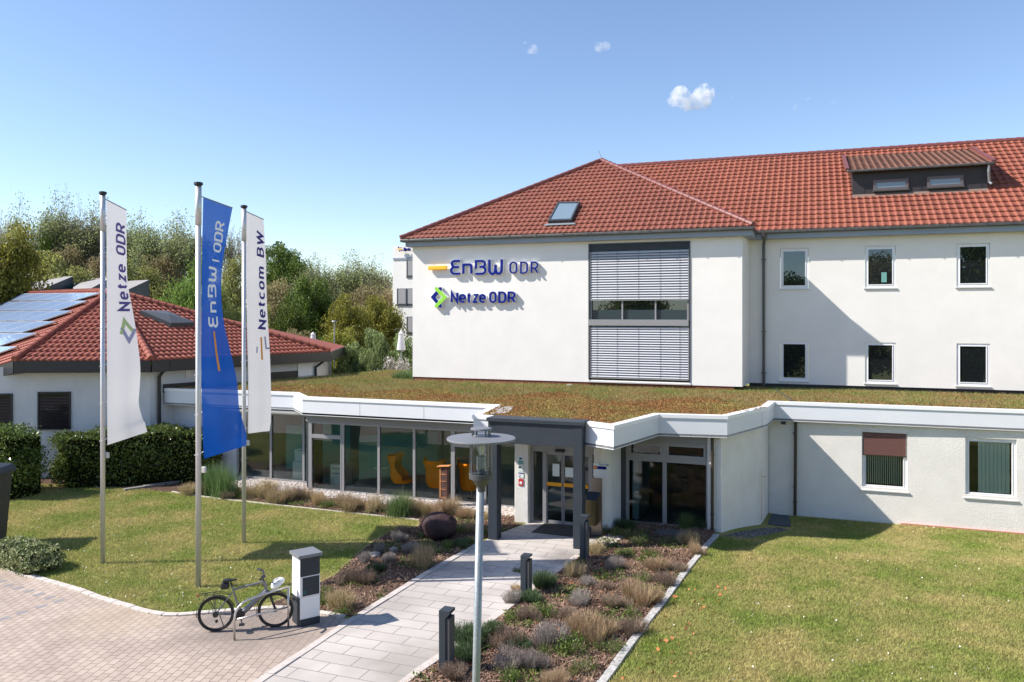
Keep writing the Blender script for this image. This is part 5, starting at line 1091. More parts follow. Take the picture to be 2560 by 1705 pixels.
for i, (px, py, dpx, lb_) in enumerate((((2178, 1490), 0, 0, 'nearest bollard light, lowest in the photo beside the path'), ((0, 0), 0, 0, 'middle bollard light of three beside the path'), ((0, 0), 0, 0, 'farthest bollard light, beside the right canopy post'))):
    o = b0 if i == 0 else copy_tree(b0); p = (PG(1097, 1683), PG(1301, 1490), PG(1449, 1400))[i]; o.location = (p.x, p.y, 0); o['label'] = lb_
    hpx = (1683-1526, 1490-1389, 1400-1290)[i]
    d = -S_*p.x+C_*p.y; o.scale = (1, 1, hpx*d/F)
# ================================================================== STACKED BLOCK PILLAR
fc, lc, rc = Vector((-9.48, 13.34, 0)), Vector((-9.82, 13.56, 0)), Vector((-9.25, 13.68, 0)); du = (lc-fc); dw = (rc-fc)
pil = empty('block_pillar', fc, 'black and white stacked block pillar with a grey lid beside the bicycle stand', 'pillar')
def pq(mb, z0, z1, e=0, a=0, b=1, a2=0, b2=1):
    o_ = -du.normalized()*e-dw.normalized()*e; D = du+du.normalized()*2*e; Wd = dw+dw.normalized()*2*e; f = fc+o_
    mb.prism([f[:2], (f+D)[:2], (f+D+Wd)[:2], (f+Wd)[:2]], z0, z1)
M['pil_white'] = mat('pillar_white', (.80, .80, .80), .7, .2, var=.03, vs=4); M['pil_dark'] = mat('pillar_dark', (.035, .04, .048), .6, .3, var=.2, vs=6)
mb = MB(); pq(mb, 0, .575, 0); mb.build('lower_block', 'pil_white', pil); mb = MB(); pq(mb, .585, .985, .004); mb.build('middle_block', 'pil_white', pil); mb = MB(); pq(mb, .995, 1.36, 0); mb.build('upper_block', 'pil_white', pil)
mb = MB(); pq(mb, 1.362, 1.425, .045); mb.build('lid', 'lamp_paint', pil, bevel=.004)
def face(name, m, side, a, b, z0, z1, off):
    D = du if side == 'l' else dw; nn = (Vector((D.y, -D.x, 0)) if side == 'r' else Vector((-D.y, D.x, 0))).normalized(); p = fc+D*a+nn*off; q = fc+D*b+nn*off
    mb = MB(); mb.quad((p.x, p.y, z0), (q.x, q.y, z0), (q.x, q.y, z1), (p.x, p.y, z1)); return mb.build(name, m, pil)
face('dark_face', 'pil_dark', 'l', 0, 1, .0, .57, .004); face('dark_face', 'pil_dark', 'r', 0, 1, 0, .15, .004); face('dark_face', 'pil_dark', 'r', .12, .97, .60, .97, .008); face('dark_face', 'pil_dark', 'r', 0, 1, .995, 1.36, .004)
mb = MB(); nn = Vector((dw.y, -dw.x, 0)).normalized(); c = fc+dw*.22+nn*.012; wx_ = dw.normalized()
strk = [(1, arc(0, 0, .035, .035, 0, 340, 16)), (0, [(0, -.02), (0, .02)]), (0, [(-.015, .0), (.015, .0)])]
draw_strokes(mb, strk, .007, lambda u, v, e: c+wx_*u+Vector((0, 0, .68+v))+nn*e, 0, None); mb.build('round_emblem', mat('teal_print', (.02, .22, .26), .6, .3), pil)
# ================================================================== BICYCLE
bike = empty('bicycle', (-10.90, 12.60, 0), 'grey electric bicycle with black wheels parked behind the steel stand', 'bicycle', rz=math.atan2(.60, .98))
WB = 1.12; r = .345
def wheel(name, x, parent):
    t = empty(name, (x, 0, r), None, None); t.parent = bike
    def torus(R0, r0, nm, m, n=40, k=8):
        vs = [((R0+r0*math.cos(2*math.pi*j/k))*math.cos(2*math.pi*i/n), r0*math.sin(2*math.pi*j/k), (R0+r0*math.cos(2*math.pi*j/k))*math.sin(2*math.pi*i/n)) for i in range(n) for j in range(k)]
        fs = [(i*k+j, ((i+1) % n)*k+j, ((i+1) % n)*k+(j+1) % k, i*k+(j+1) % k) for i in range(n) for j in range(k)]
        mb = MB(); mb.add(vs, fs); return mb.build(nm, m, t, smooth=True, local=True)
    torus(r-.022, .023, 'tyre', 'black'); torus(r-.05, .012, 'rim', 'blackmetal')
    mb = MB()
    for k in range(28):
        a = 2*math.pi*k/28; s = .02 if k % 2 else -.02; mb.tube([(.02*math.cos(a+.5), s, .02*math.sin(a+.5)), ((r-.055)*math.cos(a), 0, (r-.055)*math.sin(a))], .0018, 3, cap=False)
    mb.build('spokes', 'galv', t, local=True)
    mb = MB(); mb.tube([(0, -.05, 0), (0, .05, 0)], .03, 10); mb.build('hub', 'blackmetal', t, local=True)
    return t
w1_ = wheel('rear_wheel', 0, bike); w2_ = wheel('front_wheel', WB, bike)
def bt(name, m, *tubes, flat=None):
    mb = MB()
    for pts, rr in tubes: mb.tube(pts, rr, 8)
    return mb.build(name, m, bike, smooth=False, local=True)
M['bikegrey'] = mat('bike_grey', (.20, .205, .22), .35, .5, metal=.5)
BB = (.46, 0, .30); ST = (.33, 0, .80); HT = (.90, 0, .92); HB = (.955, 0, .74)
bt('frame', 'bikegrey', ([HB, BB], .056), ([ST, HT], .020), ([BB, (.30, 0, .86)], .020), ([(0, .05, r), (.30, .02, .74)], .010), ([(0, -.05, r), (.30, -.02, .74)], .010), ([(0, .05, r), BB], .012), ([(0, -.05, r), BB], .012), ([HT, HB], .03))
bt('seat_post', 'blackmetal', ([(.31, 0, .84), (.265, 0, .99)], .016))
mb = MB(); mb.add([(.13, -.075, 1.0), (.13, .075, 1.0), (.24, .055, 1.01), (.40, .018, 1.0), (.40, -.018, 1.0), (.24, -.055, 1.01), (.13, -.065, .965), (.13, .065, .965), (.24, .045, .965), (.39, .014, .975), (.39, -.014, .975), (.24, -.045, .965)], [(0, 5, 4, 3, 2, 1), (6, 7, 8, 9, 10, 11), (0, 1, 7, 6), (1, 2, 8, 7), (2, 3, 9, 8), (3, 4, 10, 9), (4, 5, 11, 10), (5, 0, 6, 11)]); mb.build('saddle', 'black', bike, local=True, bevel=.01)
mb = MB(); mb.box(.09, -.07, .82, .25, .07, .95); mb.build('saddle_bag', 'black', bike, local=True, bevel=.035)
bt('fork', 'blackmetal', ([HB, (1.0, .05, .70), (WB, .055, r)], [.02, .018, .012]), ([HB, (1.0, -.05, .70), (WB, -.055, r)], [.02, .018, .012]))
mb = MB(); mb.tube([(.46, -.07, .31), (.46, .07, .31)], .085, 20); mb.build('motor', 'black', bike, local=True)
bt('crank', 'blackmetal', ([(.46, -.08, .30), (.50, -.09, .15)], .011), ([(.46, .08, .30), (.42, .09, .45)], .011))
MB().box(.45, -.17, .135, .55, -.09, .16).build('pedal', 'black', bike, local=True); MB().box(.37, .09, .44, .47, .17, .465).build('pedal', 'black', bike, local=True)
mb = MB(); mb.tube([(0, -.035, r), (0, -.06, r)], .055, 16); mb.tube([(.46, -.06, .30), (.46, -.066, .30)], .09, 20); mb.tube([(.02, -.05, .22), (.02, -.065, .22)], .03, 10); mb.build('gears', 'blackmetal', bike, local=True)
bt('handlebar', 'blackmetal', ([HT, (.86, 0, 1.02), (.90, 0, 1.06)], .017), ([(.90, 0, 1.06), (.86, .18, 1.08), (.76, .32, 1.07)], .018), ([(.90, 0, 1.06), (.94, -.18, 1.08), (.88, -.32, 1.07)], .018))
bt('grip', 'black', ([(.83, .22, 1.078), (.74, .35, 1.07)], .024)); bt('grip', 'black', ([(.93, -.22, 1.078), (.87, -.35, 1.07)], .024))
def mudg(cx, a0, a1, nm):
    vs = []; n = 20
    for i in range(n+1):
        a = R(a0+(a1-a0)*i/n)
        for y, dr in ((-.03, -.008), (-.015, .0), (.015, .0), (.03, -.008)): vs.append((cx+(r+.025+dr)*math.cos(a), y, r+(r+.025+dr)*math.sin(a)))
    mb = MB(); mb.add(vs, [(i*4+j, i*4+j+1, (i+1)*4+j+1, (i+1)*4+j) for i in range(n) for j in range(3)]); mb.build(nm, 'black', bike, local=True, smooth=True)
mudg(0, 20, 190, 'mudguard'); mudg(WB, 55, 200, 'mudguard')
bt('luggage_rack', 'blackmetal', ([(-.30, .05, .74), (.12, .05, .76), (.26, .02, .70)], .006), ([(-.30, -.05, .74), (.12, -.05, .76), (.26, -.02, .70)], .006), ([(-.30, .05, .74), (-.30, -.05, .74)], .006), ([(-.04, .06, .75), (0, .06, r)], .006), ([(-.04, -.06, .75), (0, -.06, r)], .006), ([(-.2, .06, .75), (0, .06, r)], .006), ([(-.2, -.06, .75), (0, -.06, r)], .006))
MB().box(-.345, -.03, .70, -.33, .03, .74).build('tail_light', 'mailred', bike, local=True)
bt('kickstand', 'blackmetal', ([(.06, .05, .30), (.12, .17, .02)], .009))
hm = empty('bicycle_helmet', PG(695, 1568)+Vector((0, 0, .86)), 'white vented bicycle helmet hanging from the handlebar', 'helmet', rz=R(40))
mb = MB(); vs = []; n = 20
for j in range(9):
    ph = R(90*j/8)
    for i in range(n):
        a = 2*math.pi*i/n; vs.append((.15*math.cos(ph)*math.cos(a), .105*math.cos(ph)*math.sin(a), .115*math.sin(ph)))
mb.add(vs, [(j*n+i, j*n+(i+1) % n, (j+1)*n+(i+1) % n, (j+1)*n+i) for j in range(8) for i in range(n)]); sh = mb.build('shell', 'sign_white', hm, local=True, smooth=True); sh.rotation_euler = (R(20), R(-35), 0)
mb = MB()
for s in (-1, 0, 1):
    mb.add([(x, s*.055+w_, .118*math.sqrt(max(.0, 1-(x/.155)**2-(s*.055/.108)**2))+.003) for x, w_ in ((-.08, -.006), (-.08, .006), (-.02, .012), (.04, .012), (.09, .004), (.09, -.004), (.04, -.012), (-.02, -.012))], [(0, 1, 2, 7), (7, 2, 3, 6), (6, 3, 4, 5)])
v_ = mb.build('vent', 'black', hm, local=True); v_.rotation_euler = sh.rotation_euler
# steel stand
rk = empty('bicycle_stand', PG(586, 1601), 'polished steel tube bicycle stand with curved front corner', 'bicycle stand')
a, b = PG(586, 1601), PG(721, 1568); e = (b-a)
def rp(s, z): return Vector((a.x+e.x*s, a.y+e.y*s, z))
htop = .80
mb = MB(); mb.tube([rp(0, 0), rp(0, .42), rp(.02, .52), rp(.07, .61), rp(.15, .68), rp(.26, .72), rp(.5, .755), rp(1, htop-.0)], .021, 10); mb.build('curved_tube', 'steel', rk, smooth=True)
mb = MB(); mb.tube([rp(1, 0), rp(1, htop+.0)], .021, 10); mb.build('rear_post', 'steel', rk, smooth=True); mb = MB(); mb.tube([rp(0.02, .385), rp(1, .40)], .018, 10); mb.build('crossbar', 'steel', rk, smooth=True)
p = PG(480+945/6.532, 1380+1316/6.532, .008); mb = MB(); mb.lathe([(.07, -.002), (.07, .004)], 20, tuple(p)); tag(mb.build('drain_cover', 'blackmetal'), 'small black round drain cover in the paving under the bicycle', 'drain cover')
# wheelie bin (mostly outside the frame)
bp_ = PG(6, 1378); bn = empty('waste_container', (bp_.x-.98, bp_.y+.1, 0), 'tall dark grey waste container with white lettering at the left edge', 'waste container', rz=R(25))
mb = MB(); mb.add([(-.45, -.45, .05), (.45, -.45, .05), (.45, .45, .05), (-.45, .45, .05), (-.55, -.56, 1.9), (.56, -.56, 1.9), (.56, .56, 1.9), (-.55, .56, 1.9)], [(0, 1, 2, 3), (4, 7, 6, 5), (0, 4, 5, 1), (1, 5, 6, 2), (2, 6, 7, 3), (3, 7, 4, 0)]); mb.build('body', mat('bin_plastic', (.045, .045, .048), .6, .3), bn, local=True, bevel=.04)
mb = MB(); mb.add([(x*.62*s, y*.62*s, z) for z, s in ((1.88, 1), (1.98, 1.02), (2.10, .92), (2.16, .6)) for x, y in ((-1, -1), (1, -1), (1, 1), (-1, 1))], [(i*4+j, i*4+(j+1) % 4, (i+1)*4+(j+1) % 4, (i+1)*4+j) for i in range(3) for j in range(4)]+[(3, 2, 1, 0), (12, 13, 14, 15)]); mb.build('lid', 'anthracite', bn, local=True, bevel=.02)
mb = MB(); mb.tube([(.6, -.45, 1.95), (.72, -.42, 1.75), (.70, -.40, 1.2), (.52, -.38, .15)], .03, 6); mb.build('handle', 'black', bn, local=True)
st, wd = text_strokes('ODR', .17); mb = MB(); draw_strokes(mb, st, .16, lambda u, v, d: Vector((.08+u*.20, -.515-(v*.13)*.055-d-.008, 1.02+v*.13)), 0, None); mb.build('lettering', 'sign_white', bn, local=True)
# insect hotel
ih = PG(1119, 1264); ib = empty('insect_hotel', (ih.x, ih.y-.25, 0), 'narrow wooden insect hotel on a post in front of the glass', 'insect hotel')
x_, y_ = ih.x, ih.y-.25
MB().box(x_-.03, y_-.03, 0, x_+.03, y_+.03, .32).build('post', 'wood', ib); MB().box(x_-.13, y_-.08, .32, x_-.09, y_+.08, 1.28).build('side_board', 'wood', ib); MB().box(x_+.09, y_-.08, .32, x_+.13, y_+.08, 1.28).build('side_board', 'wood_fill', ib); MB().box(x_-.09, y_-.07, .32, x_+.09, y_+.08, 1.28).build('nesting_tubes', 'wood_fill', ib)
for z in (.32, .58, .84, 1.06): MB().box(x_-.089, y_-.082, z, x_+.089, y_-.06, z+.02).build('shelf', 'wood', ib)
mb = MB(); mb.bar((x_-.22, y_, 1.31), (x_+.22, y_, 1.35), .24, .022); mb.build('roof', 'wood', ib)
# boulder
bl = PG(1090, 1352); bm = bmesh.new(); bmesh.ops.create_icosphere(bm, subdivisions=4, radius=1)
from mathutils import noise
for v in bm.verts:
    n = noise.noise(v.co*1.3+Vector((5, 2, 1)))*.18+noise.noise(v.co*3.1)*.05; v.co *= (1+n); v.co = Vector((v.co.x*.52, v.co.y*.42, max(-.1, v.co.z*.38+.34)))
me = bpy.data.meshes.new('boulder'); bm.to_mesh(me); bm.free(); o = link('boulder', me, 'rock', smooth=True); o.location = (bl.x, bl.y+.2, 0); tag(o, 'dark red brown boulder in the bed left of the path', 'boulder')
for (x, y, s, lb_) in ((985, 1377, .12, 'small pale stone among the lavender left of the path'), (937, 1392, .16, 'pale stone on the mulch near the left bed edge')):
    q = PG(x, y); bm = bmesh.new(); bmesh.ops.create_icosphere(bm, subdivisions=2, radius=s)
    for v in bm.verts: v.co *= 1+noise.noise(v.co*9)*.3; v.co.z = v.co.z*.5+s*.3
    me = bpy.data.meshes.new('stone'); bm.to_mesh(me); bm.free(); o = link('stone', me, 'pebble', smooth=True); o.location = (q.x, q.y, 0); tag(o, lb_, 'stone')
# ================================================================== PLANTS
def stems(n, rad, h, w, spread=.9, m_tip=None):
    """dry stems fanning from the base: thin quads"""
    a = RNG.random(n)*2*np.pi; rr = rad*np.sqrt(RNG.random(n))*.45; b = np.stack([rr*np.cos(a), rr*np.sin(a), np.zeros(n)], 1)
    sp = RNG.random(n)**.6; hh = h*(.65+.45*RNG.random(n))*np.sqrt(1-.55*sp**2)
    t = b+np.stack([np.cos(a)*rad*sp*spread*.75, np.sin(a)*rad*sp*spread*.75, hh], 1)+RNG.normal(size=(n, 3))*.02
    sd_ = unit(np.cross(t-b, RNG.normal(size=(n, 3))))*w/2; V = np.empty((n, 4, 3)); V[:, 0] = b-sd_; V[:, 1] = b+sd_; V[:, 2] = t+sd_*.6; V[:, 3] = t-sd_*.6
    return V.reshape(-1, 3), t
def leafy(n, rad, h, size, shell=.5, base=0.0):
    d = unit(RNG.normal(size=(n, 3))); d[:, 2] = np.abs(d[:, 2]); q = (shell+(1-shell)*RNG.random((n, 1)))
    bump_ = 1+.18*np.sin(d[:, :1]*7+1)*np.cos(d[:, 1:2]*6)
    P = d*q*bump_*np.array([rad, rad, h]); P[:, 2] += base; return P
PROTO = {}
def multi(fn, n, lumps):
    """several uneven lumps of the same growth"""
    Vs = []
    for (cx_, cy_, s_, h_) in lumps:
        r_ = fn(max(8, int(n*s_*s_))); V = r_[0] if isinstance(r_, tuple) else r_
        a = RNG.random()*6.28; X = V[:, 0]*math.cos(a)-V[:, 1]*math.sin(a); Y = V[:, 0]*math.sin(a)+V[:, 1]*math.cos(a)
        Vs.append(np.stack([X*s_+cx_, Y*s_+cy_, V[:, 2]*h_], 1))
    return np.concatenate(Vs)
def lumps(k, sp=.5):
    out = []
    for i in range(k):
        a = 6.28*i/k+random.random()*1.4; q = sp*random.uniform(.4, 1.15); out.append((q*math.cos(a), q*math.sin(a), random.uniform(.42, .75), random.uniform(.6, 1.1)))
    return out
def plant_proto(kind, v):
    t = bpy.data.objects.new({'lav': 'lavender', 'lavb': 'lavender', 'blond': 'dry_grass_clump', 'green': 'leafy_perennial', 'rosem': 'rosemary', 'olive': 'low_shrub', 'tall': 'tall_grass_clump'}[kind], None)
    def part(nm, V, nper, m):
        o = npmesh(nm, V, nper, m); o.parent = t
    L_ = lumps(random.choice((3, 4)), .5)
    if kind in ('lav', 'lavb'):
        m = 'lav_grey' if kind == 'lav' else 'lav_brown'
        part('stems', np.concatenate([multi(lambda n: stems(n, 1, 1.0, .018)[0], 1100, L_), multi(lambda n: leaves(stems(n, 1, 1.05, .018)[1], .07, .4, 1.0), 700, L_)]), 4, m)
        part('foliage', multi(lambda n: leaves(leafy(n, .9, .55, 0, .2), .08, .35, 1.5), 320, L_), 4, 'olive_bush' if v % 2 else 'rosemary')
    elif kind == 'blond': part('stems', multi(lambda n: stems(n, 1, .9, .016, 1.0)[0], 2200, L_), 4, 'blond'); part('foliage', multi(lambda n: leaves(leafy(n, .9, .5, 0, .3), .09, .4, 1), 420, L_), 4, 'low_green')
    elif kind == 'green': part('foliage', multi(lambda n: leaves(leafy(n, 1.0, .95, 0, .1), .15, .55), 620, L_+lumps(3, .7)), 4, 'low_green'); part('stems', stems(70, .9, .8, .02)[0], 4, 'lav_brown')
    elif kind == 'rosem': part('foliage', np.concatenate([multi(lambda n: stems(n, 1, .9, .026)[0], 1300, L_), multi(lambda n: leaves(stems(n, 1, .95, .02)[1], .07, .35, 1.5), 900, L_)]), 4, 'rosemary')
    elif kind == 'olive': part('foliage', multi(lambda n: leaves(leafy(n, 1, .9, 0, .3), .10, .45), 1500, L_), 4, 'olive_bush'); part('stems', multi(lambda n: stems(n, 1, 1.05, .015)[0], 800, L_), 4, 'blond')
    elif kind == 'tall': part('foliage', blades(np.stack([RNG.normal(size=900)*.3, RNG.normal(size=900)*.3, np.zeros(900)], 1), 1.0, .03, .35), 3, 'bedgrass')
    return t
CATS = {'lav': 'lavender', 'lavb': 'lavender', 'blond': 'grass clump', 'green': 'perennial', 'rosem': 'rosemary', 'olive': 'shrub', 'tall': 'grass clump'}
DESC = {'lav': 'grey dry lavender mound', 'lavb': 'brownish dry lavender mound', 'blond': 'straw coloured dry clump', 'green': 'fresh green leafy plant', 'rosem': 'dark green fine leaved mound', 'olive': 'pale olive low shrub', 'tall': 'upright green grass tuft'}
ORD = ['nearest']+[n+' from' for n in 'second third fourth fifth sixth seventh eighth ninth tenth eleventh twelfth thirteenth fourteenth fifteenth sixteenth seventeenth eighteenth'.split()]
def zb(x, y): return (1050+x/2.944, 1240+y/2.944)
def zc3(x, y): return (450+x/3.364, 1240+y/3.364)
def zc4(x, y): return (600+x/3.364, 980+y/3.364)
def zr(x, y): return (380+x/3.92, 1180+y/3.92)
PL = [(k, PG(1150+x/3.364, 980+y/3.364), r_, 'bed by the glass bay') for k, x, y, r_ in [('green', 1330, 1215, .36), ('green', 1430, 1235, .36), ('green', 1520, 1265, .34), ('green', 1570, 1240, .22), ('rosem', 1390, 1150, .40), ('green', 1250, 1190, .30), ('rosem', 1980, 1140, .42), ('tall', 1900, 1150, .28), ('green', 1690, 1285, .24)]]
for k, x, y, r_ in [('olive', 1290, 430, .38), ('lav', 1420, 540, .36), ('green', 1500, 440, .32), ('green', 1600, 370, .34), ('green', 1700, 435, .24), ('green', 1780, 375, .2), ('blond', 1760, 550, .46), ('olive', 1975, 360, .42), ('blond', 2030, 430, .36), ('lavb', 1900, 560, .34), ('lavb', 1820, 660, .42), ('green', 1650, 630, .32), ('olive', 1120, 600, .46), ('rosem', 910, 680, .42), ('lav', 1240, 660, .28), ('lav', 1180, 800, .40), ('lavb', 1350, 690, .26), ('green', 930, 880, .34), ('rosem', 820, 780, .36), ('lavb', 1070, 900, .38), ('lavb', 800, 920, .34), ('green', 680, 920, .25), ('lavb', 1440, 820, .42), ('blond', 1640, 800, .58), ('green', 1560, 880, .24), ('green', 1270, 930, .30), ('lavb', 1540, 1010, .50), ('lav', 930, 1100, .55), ('blond', 1240, 1060, .62), ('green', 1380, 1140, .38), ('green', 1110, 1160, .42), ('lavb', 620, 1110, .46), ('rosem', 370, 1090, .50), ('rosem', 740, 1120, .34), ('lav', 650, 1260, .42), ('lav', 830, 1270, .42), ('green', 1190, 1300, .36), ('green', 930, 1170, .24), ('lavb', 250, 1330, .42), ('rosem', 330, 1210, .32), ('green', 660, 1355, .30), ('blond', 1010, 1400, .36), ('rosem', 545, 1010, .34), ('green', 720, 560, .2), ('blond', 730, 700, .25), ('lav', 690, 790, .3)]:
    PL.append((k, PG(*zb(x, y)), r_, 'right bed'))
for k, x, y, r_ in [('lavb', 1390, 735, .38), ('lavb', 1560, 735, .38), ('rosem', 1640, 640, .32), ('lav', 1545, 560, .28), ('lav', 1680, 480, .26), ('lav', 1765, 555, .28), ('lav', 1950, 480, .32), ('lav', 1845, 380, .32), ('green', 1850, 450, .2), ('green', 2050, 440, .34), ('green', 2150, 480, .28), ('olive', 2010, 600, .52), ('olive', 1390, 940, .50), ('green', 1215, 910, .26), ('green', 1365, 990, .24), ('green', 1240, 800, .24), ('green', 2260, 440, .26), ('lavb', 1880, 330, .3)]:
    PL.append((k, PG(*zc3(x, y)), r_, 'left bed'))
for k, x, y, r_ in [('green', 1840, 1180, .32), ('rosem', 1860, 1310, .34), ('olive', 1920, 1170, .30), ('green', 2070, 1190, .30), ('olive', 2080, 1080, .32), ('green', 1925, 1260, .25)]:
    PL.append((k, PG(*zc4(x, y)), r_, 'bed by the left post'))
for k, x, y, r_ in [('olive', 90, 890, .42), ('olive', 225, 895, .52), ('olive', 340, 930, .40), ('lavb', 450, 905, .34), ('olive', 560, 900, .40), ('blond', 670, 940, .42), ('green', 745, 965, .32), ('olive', 910, 990, .50), ('lavb', 1010, 985, .34), ('olive', 1120, 1000, .46), ('tall', 1345, 1045, .50), ('olive', 1440, 1020, .42), ('olive', 1570, 1030, .38), ('blond', 1680, 1040, .46), ('olive', 1810, 1030, .48), ('blond', 1900, 1060, .36)]:
    PL.append((k, PG(*zc4(x, y)), r_, 'glass front strip'))
for k, x, y, r_ in [('olive', 360, 215, .36), ('lavb', 520, 220, .34), ('tall', 620, 215, .55), ('tall', 700, 240, .60), ('lavb', 760, 260, .30), ('green', 860, 240, .38)]:
    PL.append((k, PG(*zr(x, y)), r_, 'strip end by the flags'))
cnt = {}
DOOR = Vector((-6.8, 22.5, 0)); PL.sort(key=lambda e: (e[1]-DOOR).length)
for k, p, r_, place in PL:
    kv = (k, cnt.get(k, 0) % 3); cnt[k] = cnt.get(k, 0)+1
    if kv not in PROTO: src_ = plant_proto(k, kv[1]); COL.objects.link(src_); PROTO[kv] = src_; o = src_
    else: o = copy_tree(PROTO[kv])
    i = cnt.get((k, place), 0); cnt[(k, place)] = i+1
    o.location = (p.x, p.y, .01); r_ = r_*(1 if k == 'tall' else (1.15 if 'strip' in place else .91)); hgt_ = r_*random.uniform(.75, 1.1)*(1.55 if k == 'tall' else 1.0); o.scale = (r_*.95, r_*.95*random.uniform(.85, 1.1), hgt_); o.rotation_euler = (0, 0, random.random()*6.28)
    tag(o, f"{DESC[k]} in the {place}, {ORD[i]} the door", CATS[k], f"{DESC[k]}s in the {place}")
for poly, nm in ((BED_L, 'left'), (BED_R, 'right')):
    X, Y = scatter(poly, 5200); k = (np.sin(X*3.1+Y)*np.cos(Y*2.3-X) > .25) & (Y < 22.6); X, Y = X[k], Y[k]; V = []
    P = np.repeat(np.stack([X, Y, np.full(len(X), .03)], 1), 9, 0)+RNG.normal(size=(len(X)*9, 3))*np.array([.05, .05, .03]); P[:, 2] = np.abs(P[:, 2])+.01
    tag(npmesh('ground_cover', leaves(P, .055, .6), 4, 'low_green'), f'scattered small green weeds on the mulch of the {nm} bed', 'weeds', kind='stuff')
    X, Y = scatter(poly, 1500); n = len(X); P = np.repeat(np.stack([X, Y, np.full(n, .01)], 1), 6, 0)+RNG.normal(size=(n*6, 3))*np.array([.04, .04, 0])
    tag(npmesh('dry_twigs', blades(P, .12, .010, .9), 3, 'blond'), f'short dry twigs sticking out of the mulch of the {nm} bed', 'twigs', kind='stuff')
# hedges
def hedge(name, lo, hi, n, size, m, label, cat, wob=.2, parent_core='laurel', rot=0, c=None):
    lo, hi = np.array(lo), np.array(hi); cen = (lo+hi)/2; hs = (hi-lo)/2
    d = unit(RNG.normal(size=(n, 3))*np.array([1, 1, .8])); d = d/np.max(np.abs(d), axis=1, keepdims=True)**.75; d = d/np.maximum(1, np.max(np.abs(d), axis=1, keepdims=True))
    w_ = 1+wob*(np.sin(d[:, :1]*9+d[:, 2:]*5)*.4+RNG.normal(size=(n, 1))*.25)
    P = d*hs*w_*(.86+.14*RNG.random((n, 1))); a = rot; X = P[:, 0]*math.cos(a)-P[:, 1]*math.sin(a); Y = P[:, 0]*math.sin(a)+P[:, 1]*math.cos(a); P = np.stack([X, Y, P[:, 2]+hs[2]], 1)
    k = P[:, 2] > 0.02; t = empty(name, (cen[0], cen[1], lo[2]), label, cat)
    npmesh('leaves', leaves(P[k], size, .5), 4, m, t)
    mb = MB(); cx_, sx_ = math.cos(a), math.sin(a); q = [(x*cx_-y*sx_, x*sx_+y*cx_) for x, y in ((-hs[0]*.8, -hs[1]*.8), (hs[0]*.8, -hs[1]*.8), (hs[0]*.8, hs[1]*.8), (-hs[0]*.8, hs[1]*.8))]
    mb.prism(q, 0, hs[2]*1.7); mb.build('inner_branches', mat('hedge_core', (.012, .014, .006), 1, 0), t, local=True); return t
hA, hB = PG(115, 1228), PG(480, 1208)
hc_ = (hA+hB)/2; ang = math.atan2((hB-hA).y, (hB-hA).x); ln_ = (hB-hA).length
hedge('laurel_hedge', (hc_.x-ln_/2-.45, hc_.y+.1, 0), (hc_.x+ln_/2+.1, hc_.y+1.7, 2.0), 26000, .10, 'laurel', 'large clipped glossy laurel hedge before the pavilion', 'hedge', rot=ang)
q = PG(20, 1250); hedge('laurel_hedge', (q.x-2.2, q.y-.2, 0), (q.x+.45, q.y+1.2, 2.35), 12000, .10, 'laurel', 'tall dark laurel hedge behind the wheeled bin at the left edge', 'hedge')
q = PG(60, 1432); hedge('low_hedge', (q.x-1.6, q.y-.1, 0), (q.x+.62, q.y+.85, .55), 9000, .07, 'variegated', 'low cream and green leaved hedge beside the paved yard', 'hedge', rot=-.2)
# ================================================================== TREES
def branch(mb, p, d, ln, r_, depth, tips, up=.12, nb=3, spread=.55, segs=3, minr=.008):
    pts = [p.copy()]; rs = [r_]; q = p.copy(); dd = d.copy()
    for i in range(segs):
        dd = (dd+Vector((random.gauss(0, .13), random.gauss(0, .13), random.gauss(0, .08)+up*.35))).normalized(); q = q+dd*ln/segs; pts.append(q.copy()); rs.append(max(minr, r_*(1-.42*(i+1)/segs)))
    mb.tube(pts, rs, 6 if r_ > .06 else (4 if r_ > .025 else 3), cap=False)
    tips.append((q.copy(), depth))
    if depth <= 0: return
    for k in range(nb):
        i = random.choice(range(1, len(pts))) if k < nb-1 else len(pts)-1
        a = random.random()*6.28; o = dd.orthogonal().normalized(); o.rotate(Matrix.Rotation(a, 3, dd)); nd = (dd+o*random.uniform(spread*.6, spread*1.4)+Vector((0, 0, up))).normalized()
        branch(mb, pts[i], nd, ln*random.uniform(.58, .8), rs[i]*random.uniform(.5, .68), depth-1, tips, up, nb, spread, segs if depth > 2 else 2, minr)
